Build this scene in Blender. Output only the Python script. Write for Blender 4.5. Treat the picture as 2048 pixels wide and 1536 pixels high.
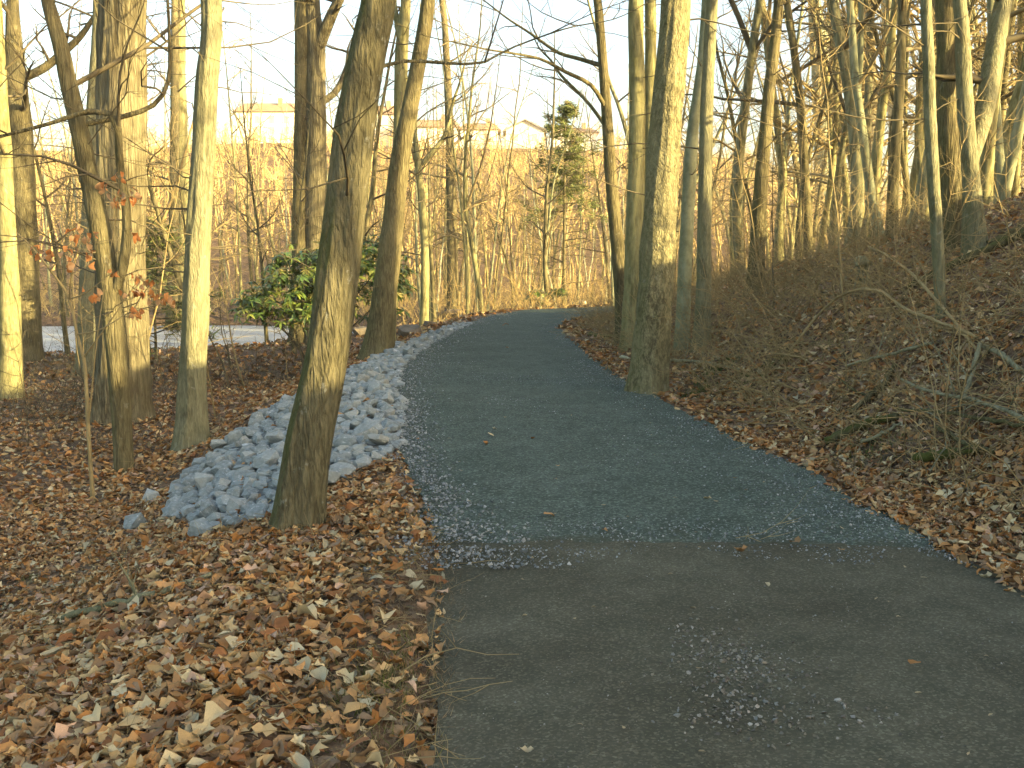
import bpy, bmesh, math
import numpy as np
from mathutils import Vector

# ------------------------------------------------------------------ camera, sky, sun, exposure
scn = bpy.context.scene
for o in list(bpy.data.objects):
    bpy.data.objects.remove(o)
F = 2000.0                     # focal length in photo pixels (2048 wide)
PITCH = math.radians(7.07)
EYE = np.array([0.0, 0.0, 1.6])
cam_d = bpy.data.cameras.new('camera'); cam = bpy.data.objects.new('camera', cam_d)
scn.collection.objects.link(cam)
cam.location = EYE; cam.rotation_euler = (math.pi/2 - PITCH, 0, 0)
cam_d.sensor_width = 36; cam_d.lens = F/2048*36; cam_d.clip_end = 1500; cam_d.clip_start = 0.05
scn.camera = cam
SUN_EL, SUN_AZ = math.radians(10.5), math.radians(119)        # azimuth clockwise from +Y
sunv = Vector((math.sin(SUN_AZ)*math.cos(SUN_EL), math.cos(SUN_AZ)*math.cos(SUN_EL), math.sin(SUN_EL)))
world = bpy.data.worlds.new('World'); scn.world = world; world.use_nodes = True
wn = world.node_tree; wn.nodes.clear()
sky = wn.nodes.new('ShaderNodeTexSky'); sky.sky_type = 'NISHITA'; sky.sun_disc = False
sky.sun_elevation = SUN_EL; sky.sun_rotation = SUN_AZ; sky.air_density = 1.0; sky.dust_density = 4.0; sky.ozone_density = 0.6
bg = wn.nodes.new('ShaderNodeBackground'); bg.inputs['Strength'].default_value = 0.12
wo = wn.nodes.new('ShaderNodeOutputWorld')
wn.links.new(sky.outputs[0], bg.inputs[0]); wn.links.new(bg.outputs[0], wo.inputs[0])
sd = bpy.data.lights.new('sun', 'SUN'); sd.energy = 4.2; sd.angle = math.radians(0.5); sd.color = (1.0, 0.77, 0.36)
sun = bpy.data.objects.new('sun', sd); scn.collection.objects.link(sun)
sun.rotation_euler = sunv.to_track_quat('Z', 'Y').to_euler(); sun.location = (40, -10, 20)
scn.view_settings.view_transform = 'Standard'; scn.view_settings.look = 'None'
scn.view_settings.exposure = 2.5; scn.view_settings.gamma = 1.0; scn.view_settings.use_curve_mapping = False

scn.cycles.max_bounces = 5; scn.cycles.diffuse_bounces = 3; scn.cycles.transmission_bounces = 2; scn.cycles.glossy_bounces = 2
scn.cycles.use_adaptive_sampling = True; scn.cycles.adaptive_threshold = 0.025
RNG = np.random.default_rng(7)
COL = scn.collection

# ------------------------------------------------------------------ pixel <-> world measuring
RT = np.array([1., 0, 0]); UP = np.array([0, math.sin(PITCH), math.cos(PITCH)]); FW = np.array([0, math.cos(PITCH), -math.sin(PITCH)])
def ray(px, py):
    return RT*((px-1024)/F) + UP*((768-py)/F) + FW
def on_z(px, py, z=0.0):
    d = ray(px, py); t = (z-EYE[2])/d[2]; return EYE + d*t
def on_y(px, py, y):
    d = ray(px, py); return EYE + d*(y/d[1])
def ground_hit(px, py):
    d = ray(px, py); t = np.arange(1.5, 300, 0.02)
    P = EYE + t[:, None]*d
    below = P[:, 2] < H(P[:, 0], P[:, 1])
    i = int(np.argmax(below)) if below.any() else len(t)-1
    p = P[i].copy(); p[2] = float(H(p[0:1], p[1:2])[0]); return p
def project(P):
    Q = P - EYE; z = Q@FW
    return 1024 + F*(Q@RT)/z, 768 - F*(Q@UP)/z, z

def vnoise(x, y, seed=0):
    x = np.asarray(x, float); y = np.asarray(y, float)
    xi = np.floor(x).astype(np.int64); yi = np.floor(y).astype(np.int64); fx = x-xi; fy = y-yi
    def hsh(a, b):
        n = (a*374761393 + b*668265263 + seed*974634721) & 0xffffffff
        n = ((n ^ (n >> 13))*1274126177) & 0xffffffff
        return ((n ^ (n >> 16)) & 0xffff)/65535.0
    u = fx*fx*(3-2*fx); v = fy*fy*(3-2*fy)
    return (hsh(xi, yi)*(1-u)+hsh(xi+1, yi)*u)*(1-v) + (hsh(xi, yi+1)*(1-u)+hsh(xi+1, yi+1)*u)*v
def fbm(x, y, seed=0, o=3):
    s = 0; a = 0.5
    for k in range(o):
        s = s + a*vnoise(x*2**k, y*2**k, seed+k*17); a *= .5
    return s/(1-.5**o)
def sstep(a, b, x):
    t = np.clip((np.asarray(x, float)-a)/(b-a), 0, 1); return t*t*(3-2*t)

# ------------------------------------------------------------------ the lie of the land
LE = [(838,1536),(850,1400),(872,1250),(880,1150),(862,1080),(850,1010),(822,950),(798,900),(800,850),(784,790),(800,735),(850,692),(920,652),(980,631),(1050,619.5),(1240,612)]
RE = [(2290,1300),(2048,1192),(1890,1103),(1690,1003),(1590,930),(1480,890),(1300,790),(1220,752),(1160,702),(1112,656),(1122,645),(1150,636),(1235,626),(1420,618)]
LW = np.array([on_z(*p)[:2] for p in LE]); RW = np.array([on_z(*p)[:2] for p in RE])
ly = np.r_[-12, 0, LW[:, 1], 38]; lx = np.r_[-.7, -.55, LW[:, 0], LW[-1, 0]+8]
ry = np.r_[-12, 0, RW[:, 1], 36]; rx = np.r_[3.4, 3.0, RW[:, 0], RW[-1, 0]+8]
def xl(y): return np.interp(y, ly, lx)
def xr(y): return np.interp(y, ry, rx)
POND = np.array([(-90, 33.), (-40, 34.), (-22, 35.), (-13, 37.), (-9, 39.)]); PW = np.array([10., 10, 9.5, 8.2, 4.])
def pond_d(x, y):
    best = np.full(np.shape(x), 1e9)
    for a, b, wa, wb in zip(POND[:-1], POND[1:], PW[:-1], PW[1:]):
        ab = b-a; t = np.clip(((x-a[0])*ab[0]+(y-a[1])*ab[1])/(ab@ab), 0, 1)
        best = np.minimum(best, np.hypot(x-a[0]-t*ab[0], y-a[1]-t*ab[1])-(wa+(wb-wa)*t))
    return best
WATER_Z = -1.33
def H(x, y):
    x = np.asarray(x, float); y = np.asarray(y, float)
    dl = xl(y)-x; dr = x-xr(y)
    off = np.interp(y, [0, 5.5, 7, 20], [.7, .6, .15, .2])
    zl = -0.8*sstep(0, 3.0, dl-off)*np.interp(y, [0, 26, 34, 50], [1, 1, .75, .75]) - .3*np.clip((dl-3.5)/14, 0, 1)
    t = np.clip(dr-.45, 0, None)
    sl = np.interp(y, [-10, 8, 12, 18, 24, 30, 40], [.70, .69, .66, .53, .35, .2, .1])
    hh = np.interp(y, [-30, 0, 13, 18, 22, 26, 31, 40], [4.8, 3.8, 3.45, 2.95, 2.45, 2.0, 1.5, .9])
    e = sl*t*sstep(-.4, 1.6, t)
    zr = hh*(1-np.exp(-np.clip(e, 0, None)/hh*1.02 - (e/hh)**3*.35)) - .05*np.exp(-(dr-.5)**2/.15)*(dr > 0)
    zr = zr - np.clip(t-12, 0, 60)*.035
    inside = (dl <= 0) & (dr <= 0)
    z = np.where(dl > 0, zl, np.where(dr > 0, zr, -.03))
    z = np.where((dl <= -.09) & (dr <= 0), -.055, np.where(inside, -.035, z - .03*(1-sstep(0, .1, np.maximum(dl, dr)))))
    edge = sstep(.1, 1.2, np.maximum(dl, dr))
    z = z + edge*(.10*(fbm(x*.8, y*.8, 3)-.5) + .05*(fbm(x*2.7, y*2.7, 8)-.5))
    pd = pond_d(x, y)
    z = np.where(pd < 1.5, np.minimum(z, WATER_Z - .5 + .9*sstep(-2.0, 1.5, pd)), z)
    lat = sstep(95, 18, x - .12*(y-160))
    hill = (20.4+2.2*(vnoise(x*.045, y*.02, 15)-.5))*np.clip((y-90-4*np.sin(x*.05))/76, 0, 1)**1.1*lat
    z = z + hill + (fbm(x*.06, y*.06, 5)-.5)*np.clip((np.hypot(x, y)-45)/60, 0, 1)*1.4
    return z
def h1(x, y): return float(H(np.array([x]), np.array([y]))[0])
def normal_at(x, y, e=.08):
    gx = (H(x+e, y)-H(x-e, y))/(2*e); gy = (H(x, y+e)-H(x, y-e))/(2*e)
    n = np.stack([-gx, -gy, np.ones_like(gx)], -1); return n/np.linalg.norm(n, axis=-1, keepdims=True)

# ------------------------------------------------------------------ mesh helpers
def mesh(name, V, faces, mat=None, smooth=True, col=None):
    me = bpy.data.meshes.new(name); V = np.ascontiguousarray(V, dtype=np.float32).reshape(-1, 3)
    faces = [np.asarray(f, dtype=np.int32) for f in faces if len(f)]
    li = np.concatenate([f.ravel() for f in faces]); cnt = np.concatenate([np.full(len(f), f.shape[1]) for f in faces])
    me.vertices.add(len(V)); me.vertices.foreach_set('co', V.ravel())
    me.loops.add(len(li)); me.loops.foreach_set('vertex_index', li)
    me.polygons.add(len(cnt)); me.polygons.foreach_set('loop_start', np.r_[0, np.cumsum(cnt)[:-1]].astype(np.int32))
    me.update(calc_edges=True)
    me.polygons.foreach_set('use_smooth', np.full(len(cnt), bool(smooth)))
    if col is not None:
        a = me.attributes.new('Col', 'FLOAT_COLOR', 'POINT')
        c = np.ones((len(V), 4), np.float32); c[:, :3] = col; a.data.foreach_set('color', c.ravel())
    if mat: me.materials.append(mat)
    return me
def obj(name, me, parent=None, loc=(0, 0, 0), rot=None, scale=None):
    o = bpy.data.objects.new(name, me); COL.objects.link(o); o.location = loc
    if rot is not None: o.rotation_euler = rot
    if scale is not None: o.scale = scale
    if parent: o.parent = parent
    return o
def tag(o, label=None, cat=None, group=None, kind=None):
    if label: o['label'] = label
    if cat: o['category'] = cat
    if group: o['group'] = group
    if kind: o['kind'] = kind
    return o
def thing(name, loc, label, cat, group=None):
    return tag(obj(name, None, loc=loc), label, cat, group)
def nrm(v): return v/np.maximum(np.linalg.norm(v, axis=-1, keepdims=True), 1e-9)

class Tubes:
    def __init__(s): s.g = {}
    def add(s, P, R, sides=4):
        s.g.setdefault((len(P), sides), []).append((P, R))
    def arrays(s):
        VV = []; FF = []; base = 0
        for (n, k), L in s.g.items():
            P = np.array([a for a, _ in L]); R = np.array([np.broadcast_to(b, n) for _, b in L]); B = len(L)
            T = nrm(np.gradient(P, axis=1)); m = nrm(P[:, -1]-P[:, 0])
            ref = np.where(np.abs(m[:, 2:3]) > .7, np.array([[1., 0, 0]]), np.array([[0, 0, 1.]]))[:, None, :]
            u = nrm(np.cross(T, np.broadcast_to(ref, T.shape))); v = np.cross(T, u)
            a = np.arange(k)*2*math.pi/k
            V = P[:, :, None, :] + R[:, :, None, None]*(np.cos(a)[None, None, :, None]*u[:, :, None, :] + np.sin(a)[None, None, :, None]*v[:, :, None, :])
            idx = np.arange(B*n*k).reshape(B, n, k) + base; nx = np.roll(idx, -1, axis=2)
            FF.append(np.stack([idx[:, :-1], nx[:, :-1], nx[:, 1:], idx[:, 1:]], -1).reshape(-1, 4))
            VV.append(V.reshape(-1, 3)); base += B*n*k
        return np.concatenate(VV), np.concatenate(FF)
    def mesh(s, name, mat, origin=None):
        V, Fq = s.arrays()
        if origin is not None: V = V-np.asarray(origin)
        return mesh(name, V, [Fq], mat)

def resample(P, R, n, pw=1.0):
    P = np.asarray(P, float); R = np.asarray(R, float)
    s = np.r_[0, np.cumsum(np.linalg.norm(np.diff(P, axis=0), axis=1))]; q = s[-1]*np.linspace(0, 1, n)**pw
    # smooth (catmull) interpolation through the points
    i = np.clip(np.searchsorted(s, q, 'right')-1, 0, len(P)-2); t = ((q-s[i])/(s[i+1]-s[i]))[:, None]
    T = np.zeros_like(P); T[1:-1] = (P[2:]-P[:-2])/(s[2:]-s[:-2])[:, None]
    T[0] = (P[1]-P[0])/(s[1]-s[0]); T[-1] = (P[-1]-P[-2])/(s[-1]-s[-2])
    d = (s[i+1]-s[i])[:, None]
    Q = (2*t**3-3*t**2+1)*P[i] + (t**3-2*t**2+t)*d*T[i] + (-2*t**3+3*t**2)*P[i+1] + (t**3-t**2)*d*T[i+1]
    return Q, np.interp(q, s, R)

def poly(rng, p, d, L, n, wob=.12, lift=0.0):
    d = np.asarray(d, float); P = np.empty((n, 3)); P[0] = p; st = L/(n-1)
    N = rng.normal(0, wob, (n, 3)); N[:, 2] += lift
    for i in range(1, n):
        d = d + N[i]; d /= math.sqrt(d@d); P[i] = P[i-1]+d*st
    return P
def sprout(rng, T, p, d, L, r, lev, maxlev, kids=(7, 5), wob=.13, lift=.03):
    n = (8, 6, 4)[min(lev, 2)]; sides = (5, 4, 3)[min(lev, 2)]
    P = poly(rng, p, d, L, n, wob*(1+.3*lev), lift); s = np.linspace(0, 1, n)
    R = r*(1-.8*s); R[-1] *= .5
    T.add(P, R, sides)
    if lev >= maxlev: return
    k = kids[min(lev, len(kids)-1)]
    for q in np.linspace(.22, .97, k)+rng.uniform(-.05, .05, k):
        j = min(int(q*(n-1)), n-2); f = q*(n-1)-j; pp = P[j]*(1-f)+P[j+1]*f
        t = nrm(P[j+1]-P[j]); a = rng.normal(0, 1, 3); a -= t*(a@t); a = nrm(a)
        ang = rng.uniform(.5, 1.0); dd = t*math.cos(ang)+a*math.sin(ang); dd[2] += .1
        sprout(rng, T, pp, nrm(dd), L*rng.uniform(.32, .6)*(1.1-.5*q), max(r*(1-.8*q)*.62, .0022), lev+1, maxlev, kids, wob, lift)

# ------------------------------------------------------------------ materials
def nt(name, rough=.9, spec=.2):
    m = bpy.data.materials.new(name); m.use_nodes = True; t = m.node_tree
    b = t.nodes['Principled BSDF']; b.inputs['Roughness'].default_value = rough
    b.inputs['Specular IOR Level'].default_value = spec
    return m, t, b
def N(t, typ, **kw):
    n = t.nodes.new(typ)
    for k, v in kw.items():
        if k in n.inputs: n.inputs[k].default_value = v
        else: setattr(n, k, v)
    return n
def noise(t, vec, scale, detail=4, rough=.6):
    n = N(t, 'ShaderNodeTexNoise', Scale=scale, Detail=detail, Roughness=rough)
    if vec: t.links.new(vec, n.inputs['Vector'])
    return n.outputs['Fac']
def ramp(t, fac, stops):
    r = t.nodes.new('ShaderNodeValToRGB'); e = r.color_ramp.elements
    while len(e) < len(stops): e.new(.5)
    for x, (p, c) in zip(e, stops):
        x.position = p; x.color = (*c, 1) if len(c) == 3 else c
    t.links.new(fac, r.inputs[0]); return r.outputs[0]
def mixc(t, fac, a, b, mode='MIX'):
    m = t.nodes.new('ShaderNodeMix'); m.data_type = 'RGBA'; m.blend_type = mode
    for s, v in ((0, fac), (6, a), (7, b)):
        if hasattr(v, 'links') or hasattr(v, 'is_linked'): t.links.new(v, m.inputs[s])
        elif isinstance(v, (int, float)): m.inputs[s].default_value = v
        else: m.inputs[s].default_value = (*v, 1)
    return m.outputs[2]
def math2(t, op, a, b):
    m = N(t, 'ShaderNodeMath', operation=op)
    for i, v in ((0, a), (1, b)):
        if isinstance(v, (int, float)): m.inputs[i].default_value = v
        else: t.links.new(v, m.inputs[i])
    return m.outputs[0]
def bump(t, b, h, strength, dist):
    n = N(t, 'ShaderNodeBump', Strength=strength, Distance=dist); t.links.new(h, n.inputs['Height']); t.links.new(n.outputs[0], b.inputs['Normal'])
def mapped(t, scale, coord='Object'):
    c = t.nodes.new('ShaderNodeTexCoord'); m = N(t, 'ShaderNodeMapping'); m.inputs['Scale'].default_value = scale
    t.links.new(c.outputs[coord], m.inputs[0]); return m.outputs[0]

def bark(name, dark, light, moss=0.0, ridge=14, stretch=.16, lich=.2, depth=.02, contrast=(.42, .58), crack=.0, cs=20):
    dark = tuple(a*b for a, b in zip(dark, (.88, .97, .82))); light = tuple(a*b for a, b in zip(light, (.88, .97, .82)))
    m, t, b = nt(name, .95, .1)
    v = mapped(t, (1, 1, stretch)); v1 = mapped(t, (1, 1, .7))
    r = noise(t, v, ridge, 6, .65); r2 = noise(t, v, ridge*3.1, 3, .6)
    rr = math2(t, 'ADD', math2(t, 'MULTIPLY', r, .7), math2(t, 'MULTIPLY', r2, .3))
    c = ramp(t, rr, [(contrast[0], dark), (contrast[1], light)])
    if crack > 0:
        ns = N(t, 'ShaderNodeTexNoise', Scale=ridge*.5, Detail=3.0); t.links.new(v, ns.inputs['Vector'])
        vm = N(t, 'ShaderNodeVectorMath', operation='MULTIPLY_ADD'); t.links.new(ns.outputs['Color'], vm.inputs[0]); vm.inputs[1].default_value = (.07, .07, .12); t.links.new(v, vm.inputs[2])
        vo = N(t, 'ShaderNodeTexVoronoi', Scale=cs); vo.feature = 'DISTANCE_TO_EDGE'; t.links.new(vm.outputs[0], vo.inputs['Vector'])
        ck = ramp(t, vo.outputs['Distance'], [(.02, (1, 1, 1)), (.22, (0, 0, 0))])
        c = mixc(t, math2(t, 'MULTIPLY', ck, crack), c, tuple(x*.6 for x in dark))
        rr = math2(t, 'SUBTRACT', rr, math2(t, 'MULTIPLY', ck, .35*crack))
    big = noise(t, v1, 1.7, 4)
    c = mixc(t, ramp(t, big, [(.38, (0, 0, 0)), (.66, (.55, .55, .55))]), c, tuple(x*1.15 for x in light))
    li = ramp(t, noise(t, v1, 9, 5, .7), [(.62, (0, 0, 0)), (.68, (1, 1, 1))])
    c = mixc(t, math2(t, 'MULTIPLY', li, lich), c, (.42, .44, .38))
    if moss > 0:
        g = t.nodes.new('ShaderNodeNewGeometry'); d = N(t, 'ShaderNodeVectorMath', operation='DOT_PRODUCT'); d.inputs[1].default_value = (-.93, .25, .1)
        t.links.new(g.outputs['Normal'], d.inputs[0])
        q = math2(t, 'ADD', math2(t, 'MULTIPLY', d.outputs['Value'], .35), noise(t, v1, 4.5, 5, .7))
        mk = ramp(t, q, [(.5, (0, 0, 0)), (.75, (1, 1, 1))])
        c = mixc(t, math2(t, 'MULTIPLY', mk, moss), c, (.075, .085, .022))
    t.links.new(c, b.inputs['Base Color']); bump(t, b, rr, 1.0, depth*2.2); return m
M = {}
M['oak'] = bark('bark_oak', (.085, .065, .045), (.25, .205, .145), .12, 18, .10, .1, .03, crack=.6, cs=17)
M['lean'] = bark('bark_lean', (.08, .067, .045), (.225, .185, .125), .75, 22, .22, .5, .03, crack=.45, cs=24)
M['grey'] = bark('bark_grey', (.13, .115, .08), (.265, .235, .165), .35, 24, .2, .3, .015, crack=.3, cs=26)
M['tulip'] = bark('bark_flaky', (.11, .092, .06), (.30, .25, .16), .4, 22, .45, .25, .02, (.43, .55), .4, 30)
M['smooth'] = bark('bark_smooth', (.17, .165, .12), (.30, .29, .215), .45, 5, .8, .35, .006)
M['brown'] = bark('bark_brown', (.08, .063, .04), (.20, .16, .10), .4, 20, .16, .2, .02, crack=.4, cs=24)
M['yellow'] = bark('bark_yellow', (.14, .12, .065), (.31, .265, .15), .4, 12, .2, .3, .015)
M['birch'] = bark('bark_pale', (.24, .22, .16), (.44, .41, .33), 0, 7, 2.5, .2, .006)
M['dead'] = bark('dead_wood', (.13, .115, .08), (.26, .235, .17), 0, 20, .3, .2, .01)
M['mossy'] = bark('mossy_log_bark', (.045, .04, .022), (.12, .10, .06), .95, 12, .5, .1, .02)
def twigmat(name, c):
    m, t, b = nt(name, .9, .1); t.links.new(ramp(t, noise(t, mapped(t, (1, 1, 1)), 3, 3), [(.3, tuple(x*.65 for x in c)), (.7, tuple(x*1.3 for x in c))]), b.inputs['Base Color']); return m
def bark_far(name, dark, light):
    dark = tuple(a*b for a, b in zip(dark, (.88, .97, .82))); light = tuple(a*b for a, b in zip(light, (.9, .98, .82)))
    m, t, b = nt(name, .95, .1); t.links.new(ramp(t, noise(t, mapped(t, (1, 1, .2)), 12, 2), [(.4, dark), (.62, light)]), b.inputs['Base Color']); return m
M['f_brown'] = bark_far('far_bark_brown', (.09, .075, .045), (.21, .17, .105)); M['f_yellow'] = bark_far('far_bark_yellow', (.15, .13, .07), (.31, .27, .155)); M['f_grey'] = bark_far('far_bark_grey', (.13, .12, .08), (.27, .24, .165))
M['f_smooth'] = bark_far('far_bark_smooth', (.18, .175, .125), (.30, .29, .21)); M['f_oak'] = bark_far('far_bark_oak', (.09, .07, .048), (.24, .20, .14)); M['f_birch'] = bark_far('far_bark_pale', (.3, .28, .22), (.52, .49, .4))
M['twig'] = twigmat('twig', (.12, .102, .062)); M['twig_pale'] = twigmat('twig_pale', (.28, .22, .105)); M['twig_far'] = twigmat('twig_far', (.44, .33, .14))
def attr_mat(name, rough=.8, spec=.25, trans=0.0, nscale=60):
    m, t, b = nt(name, rough, spec); a = N(t, 'ShaderNodeAttribute', attribute_name='Col')
    c = mixc(t, ramp(t, noise(t, mapped(t, (1, 1, 1)), nscale, 3), [(.35, (0, 0, 0)), (.7, (.5, .5, .5))]), a.outputs['Color'], (.5, .5, .5), 'MULTIPLY')
    t.links.new(c, b.inputs['Base Color'])
    if trans:
        tr = t.nodes.new('ShaderNodeBsdfTranslucent'); t.links.new(c, tr.inputs[0]); mx = N(t, 'ShaderNodeMixShader'); mx.inputs[0].default_value = trans
        t.links.new(b.outputs[0], mx.inputs[1]); t.links.new(tr.outputs[0], mx.inputs[2]); t.links.new(mx.outputs[0], t.nodes['Material Output'].inputs[0])
    return m
M['leaf'] = attr_mat('dry_leaf', .75, .25, .12, 40)
M['green_leaf'] = attr_mat('glossy_leaf', .38, .5, .12, 30)
M['needle'] = attr_mat('needle', .6, .3, .15, 20)
M['grass'] = attr_mat('grass_blade', .8, .2, .2, 30)
M['pebble'] = attr_mat('pebble', .85, .25, 0, 70)

def floor_mat():
    m, t, b = nt('forest_floor', .95, .1); v = mapped(t, (1, 1, 1))
    ns = N(t, 'ShaderNodeTexNoise', Scale=9.0, Detail=3.0); t.links.new(v, ns.inputs['Vector'])
    vm = N(t, 'ShaderNodeVectorMath', operation='MULTIPLY_ADD'); t.links.new(ns.outputs['Color'], vm.inputs[0]); vm.inputs[1].default_value = (.09, .09, .09); t.links.new(v, vm.inputs[2])
    vo = N(t, 'ShaderNodeTexVoronoi', Scale=26.0); t.links.new(vm.outputs[0], vo.inputs['Vector'])
    sep = t.nodes.new('ShaderNodeSeparateColor'); t.links.new(vo.outputs['Color'], sep.inputs[0])
    leafc = ramp(t, sep.outputs[0], [(0, (.09, .06, .035)), (.3, (.15, .088, .046)), (.55, (.21, .125, .065)), (.8, (.25, .175, .105)), (1, (.29, .225, .15))])
    soil = ramp(t, noise(t, v, 7, 6, .7), [(.3, (.05, .037, .024)), (.7, (.12, .088, .056))])
    c = mixc(t, ramp(t, noise(t, v, 3.2, 5, .65), [(.36, (0, 0, 0)), (.56, (.9, .9, .9))]), soil, leafc)
    t.links.new(c, b.inputs['Base Color']); bump(t, b, math2(t, 'ADD', sep.outputs[1], noise(t, v, 25, 4)), .8, .03); return m
M['floor'] = floor_mat()
def path_mat(name, c0, c1, speck, sc, blotch, amt, seamcol=None):
    m, t, b = nt(name, .93, .15); v = mapped(t, (1, 1, 1))
    base = ramp(t, noise(t, v, 1.1, 6, .62), [(.32, c0), (.68, c1)])
    b2 = ramp(t, noise(t, v, 4.6, 6, .7), [(.42, (0, 0, 0)), (.66, (.75, .75, .75))])
    base = mixc(t, b2, base, blotch)
    vo = N(t, 'ShaderNodeTexVoronoi', Scale=sc); t.links.new(v, vo.inputs['Vector'])
    sep = t.nodes.new('ShaderNodeSeparateColor'); t.links.new(vo.outputs['Color'], sep.inputs[0])
    k = ramp(t, sep.outputs[0], [(.5, (.6, .6, .6)), (.9, (1.35, 1.35, 1.35)), (1, (2.2, 2.2, 2.2))])
    base = mixc(t, amt, base, mixc(t, 1.0, base, k, 'MULTIPLY'))
    k2 = ramp(t, sep.outputs[1], [(.93, (0, 0, 0)), (.96, (.8, .8, .8))])
    base = mixc(t, math2(t, 'MULTIPLY', k2, amt), base, speck)
    if seamcol:
        c = t.nodes.new('ShaderNodeTexCoord'); sx = t.nodes.new('ShaderNodeSeparateXYZ'); t.links.new(c.outputs['Object'], sx.inputs[0])
        q = math2(t, 'ADD', math2(t, 'ADD', sx.outputs[1], math2(t, 'MULTIPLY', sx.outputs[0], .05)), math2(t, 'MULTIPLY', noise(t, v, 2.2, 7, .8), 1.7))
        f = math2(t, 'MULTIPLY', math2(t, 'SUBTRACT', q, 6.2), 2.6); f.node.use_clamp = True
        base = mixc(t, f, seamcol, base)
    t.links.new(base, b.inputs['Base Color'])
    hgt = math2(t, 'ADD', math2(t, 'MULTIPLY', sep.outputs[2], .5), noise(t, v, 30, 5, .7)); bump(t, b, hgt, .7, .012); return m
M['gravel_path'] = path_mat('gravel_path', (.070, .094, .071), (.104, .132, .103), (.19, .225, .185), 75, (.059, .075, .056), .75, (.064, .066, .041))
M['dirt_path'] = path_mat('dirt_path', (.060, .056, .035), (.124, .122, .082), (.18, .18, .12), 110, (.066, .068, .044), .5)
def stone_mat():
    m, t, b = nt('limestone', .85, .25); v = mapped(t, (1, 1, 1)); oi = t.nodes.new('ShaderNodeObjectInfo')
    c = ramp(t, noise(t, v, 6, 6, .65), [(.3, (.125, .15, .147)), (.55, (.24, .275, .268)), (.75, (.39, .425, .41))])
    c = mixc(t, ramp(t, oi.outputs['Random'], [(0, (.0, .0, .0)), (1, (.7, .7, .7))]), c, ramp(t, oi.outputs['Random'], [(0, (.13, .155, .15)), (.4, (.24, .28, .265)), (.8, (.40, .43, .40)), (1, (.31, .29, .22))]))
    ve = ramp(t, noise(t, mapped(t, (1, 2, 4)), 3.5, 6, .75), [(.58, (0, 0, 0)), (.66, (.8, .8, .8))])
    c = mixc(t, ve, c, (.62, .63, .62))
    t.links.new(c, b.inputs['Base Color']); bump(t, b, noise(t, v, 22, 6, .7), .6, .02); return m
M['stone'] = stone_mat()
def rock_mat():
    m, t, b = nt('brown_rock', .9, .15); v = mapped(t, (1, 1, 1))
    c = ramp(t, noise(t, v, 5, 6, .65), [(.3, (.10, .085, .06)), (.7, (.27, .225, .16))]); t.links.new(c, b.inputs['Base Color']); bump(t, b, noise(t, v, 16, 5), .7, .03); return m
M['rock'] = rock_mat()
def bed_mat():
    m, t, b = nt('stone_bed', .95, .1); t.links.new(ramp(t, noise(t, mapped(t, (1, 1, 1)), 14, 5, .7), [(.35, (.07, .075, .07)), (.7, (.18, .19, .18))]), b.inputs['Base Color']); return m
M['bed'] = bed_mat()
def water_mat():
    m, t, b = nt('water', .3, .5); v = mapped(t, (1, 2.2, 1)); b.inputs['IOR'].default_value = 1.33
    t.links.new(ramp(t, noise(t, v, .7, 5), [(.3, (.24, .26, .255)), (.7, (.42, .44, .43))]), b.inputs['Base Color'])
    bump(t, b, math2(t, 'ADD', noise(t, v, 3.5, 4, .6), noise(t, v, 14, 2)), .55, .08); return m
M['water'] = water_mat()

# ------------------------------------------------------------------ ground, paths, pond
def axis(segs):
    out = []
    for a, b, s in segs: out.append(np.arange(a, b, s))
    return np.concatenate(out + [[segs[-1][1]]])
gx = axis([(-320, -60, 12), (-60, -24, 1.5), (-24, -10, .45), (-10, -4.5, .2), (-4.5, 5, .1), (5, 11, .2), (11, 26, .5), (26, 70, 2), (70, 330, 13)])
gy = axis([(-30, 1, 1.2), (1, 16, .1), (16, 38, .22), (38, 62, .7), (62, 190, 3), (190, 900, 40)])
X, Y = np.meshgrid(gx, gy); Z = H(X, Y)
nX, nY = len(gx), len(gy); I = np.arange(nX*nY).reshape(nY, nX)
Q = np.stack([I[:-1, :-1], I[:-1, 1:], I[1:, 1:], I[1:, :-1]], -1).reshape(-1, 4)
ground = tag(obj('forest_floor', mesh('forest_floor', np.stack([X, Y, Z], -1), [Q], M['floor'])), kind='structure')

def strip(name, y0, y1, mat, zoff, wob_start=None):
    ys = np.arange(y0, y1, .09); us = np.linspace(0, 1, 41)
    L = xl(ys) + .07 - .16*fbm(ys*3.2, ys*0, 21); R = xr(ys) + .16*fbm(ys*1.9, ys*0+9, 22)
    x = L[:, None] + (R-L)[:, None]*us[None]; y = np.broadcast_to(ys[:, None], x.shape).copy()
    if wob_start is not None:
        k = np.clip(1-(ys-y0)/1.2, 0, 1)[:, None]; y = y + k*wob_start(x)
    edge = np.minimum(us, 1-us)[None]*(R-L)[:, None]
    z = (zoff if wob_start is None else np.interp(ys, [y0-.3, y0+.45, y0+1.3], [-.012, .010, zoff])[:, None]) + .022*(sstep(0, .7, edge)-1) + .018*(fbm(x*1.3, y*1.3, 31)-.5) + .009*(fbm(x*5, y*5, 33)-.5)
    i = np.arange(x.size).reshape(x.shape); q = np.stack([i[:-1, :-1], i[:-1, 1:], i[1:, 1:], i[1:, :-1]], -1).reshape(-1, 4)
    return tag(obj(name, mesh(name, np.stack([x, y, z], -1), [q], mat)), kind='structure')
def seam(x): return .28*(fbm(x*1.1, x*0+3, 41)-.5) + .10*(fbm(x*6, x*0+1, 43)-.5) - .05*(x-1)
SEAM_Y = 5.28
strip('dirt_path', -9, 6.3, M['dirt_path'], .005)
strip('gravel_path', SEAM_Y, 37.5, M['gravel_path'], .022, seam)
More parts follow.
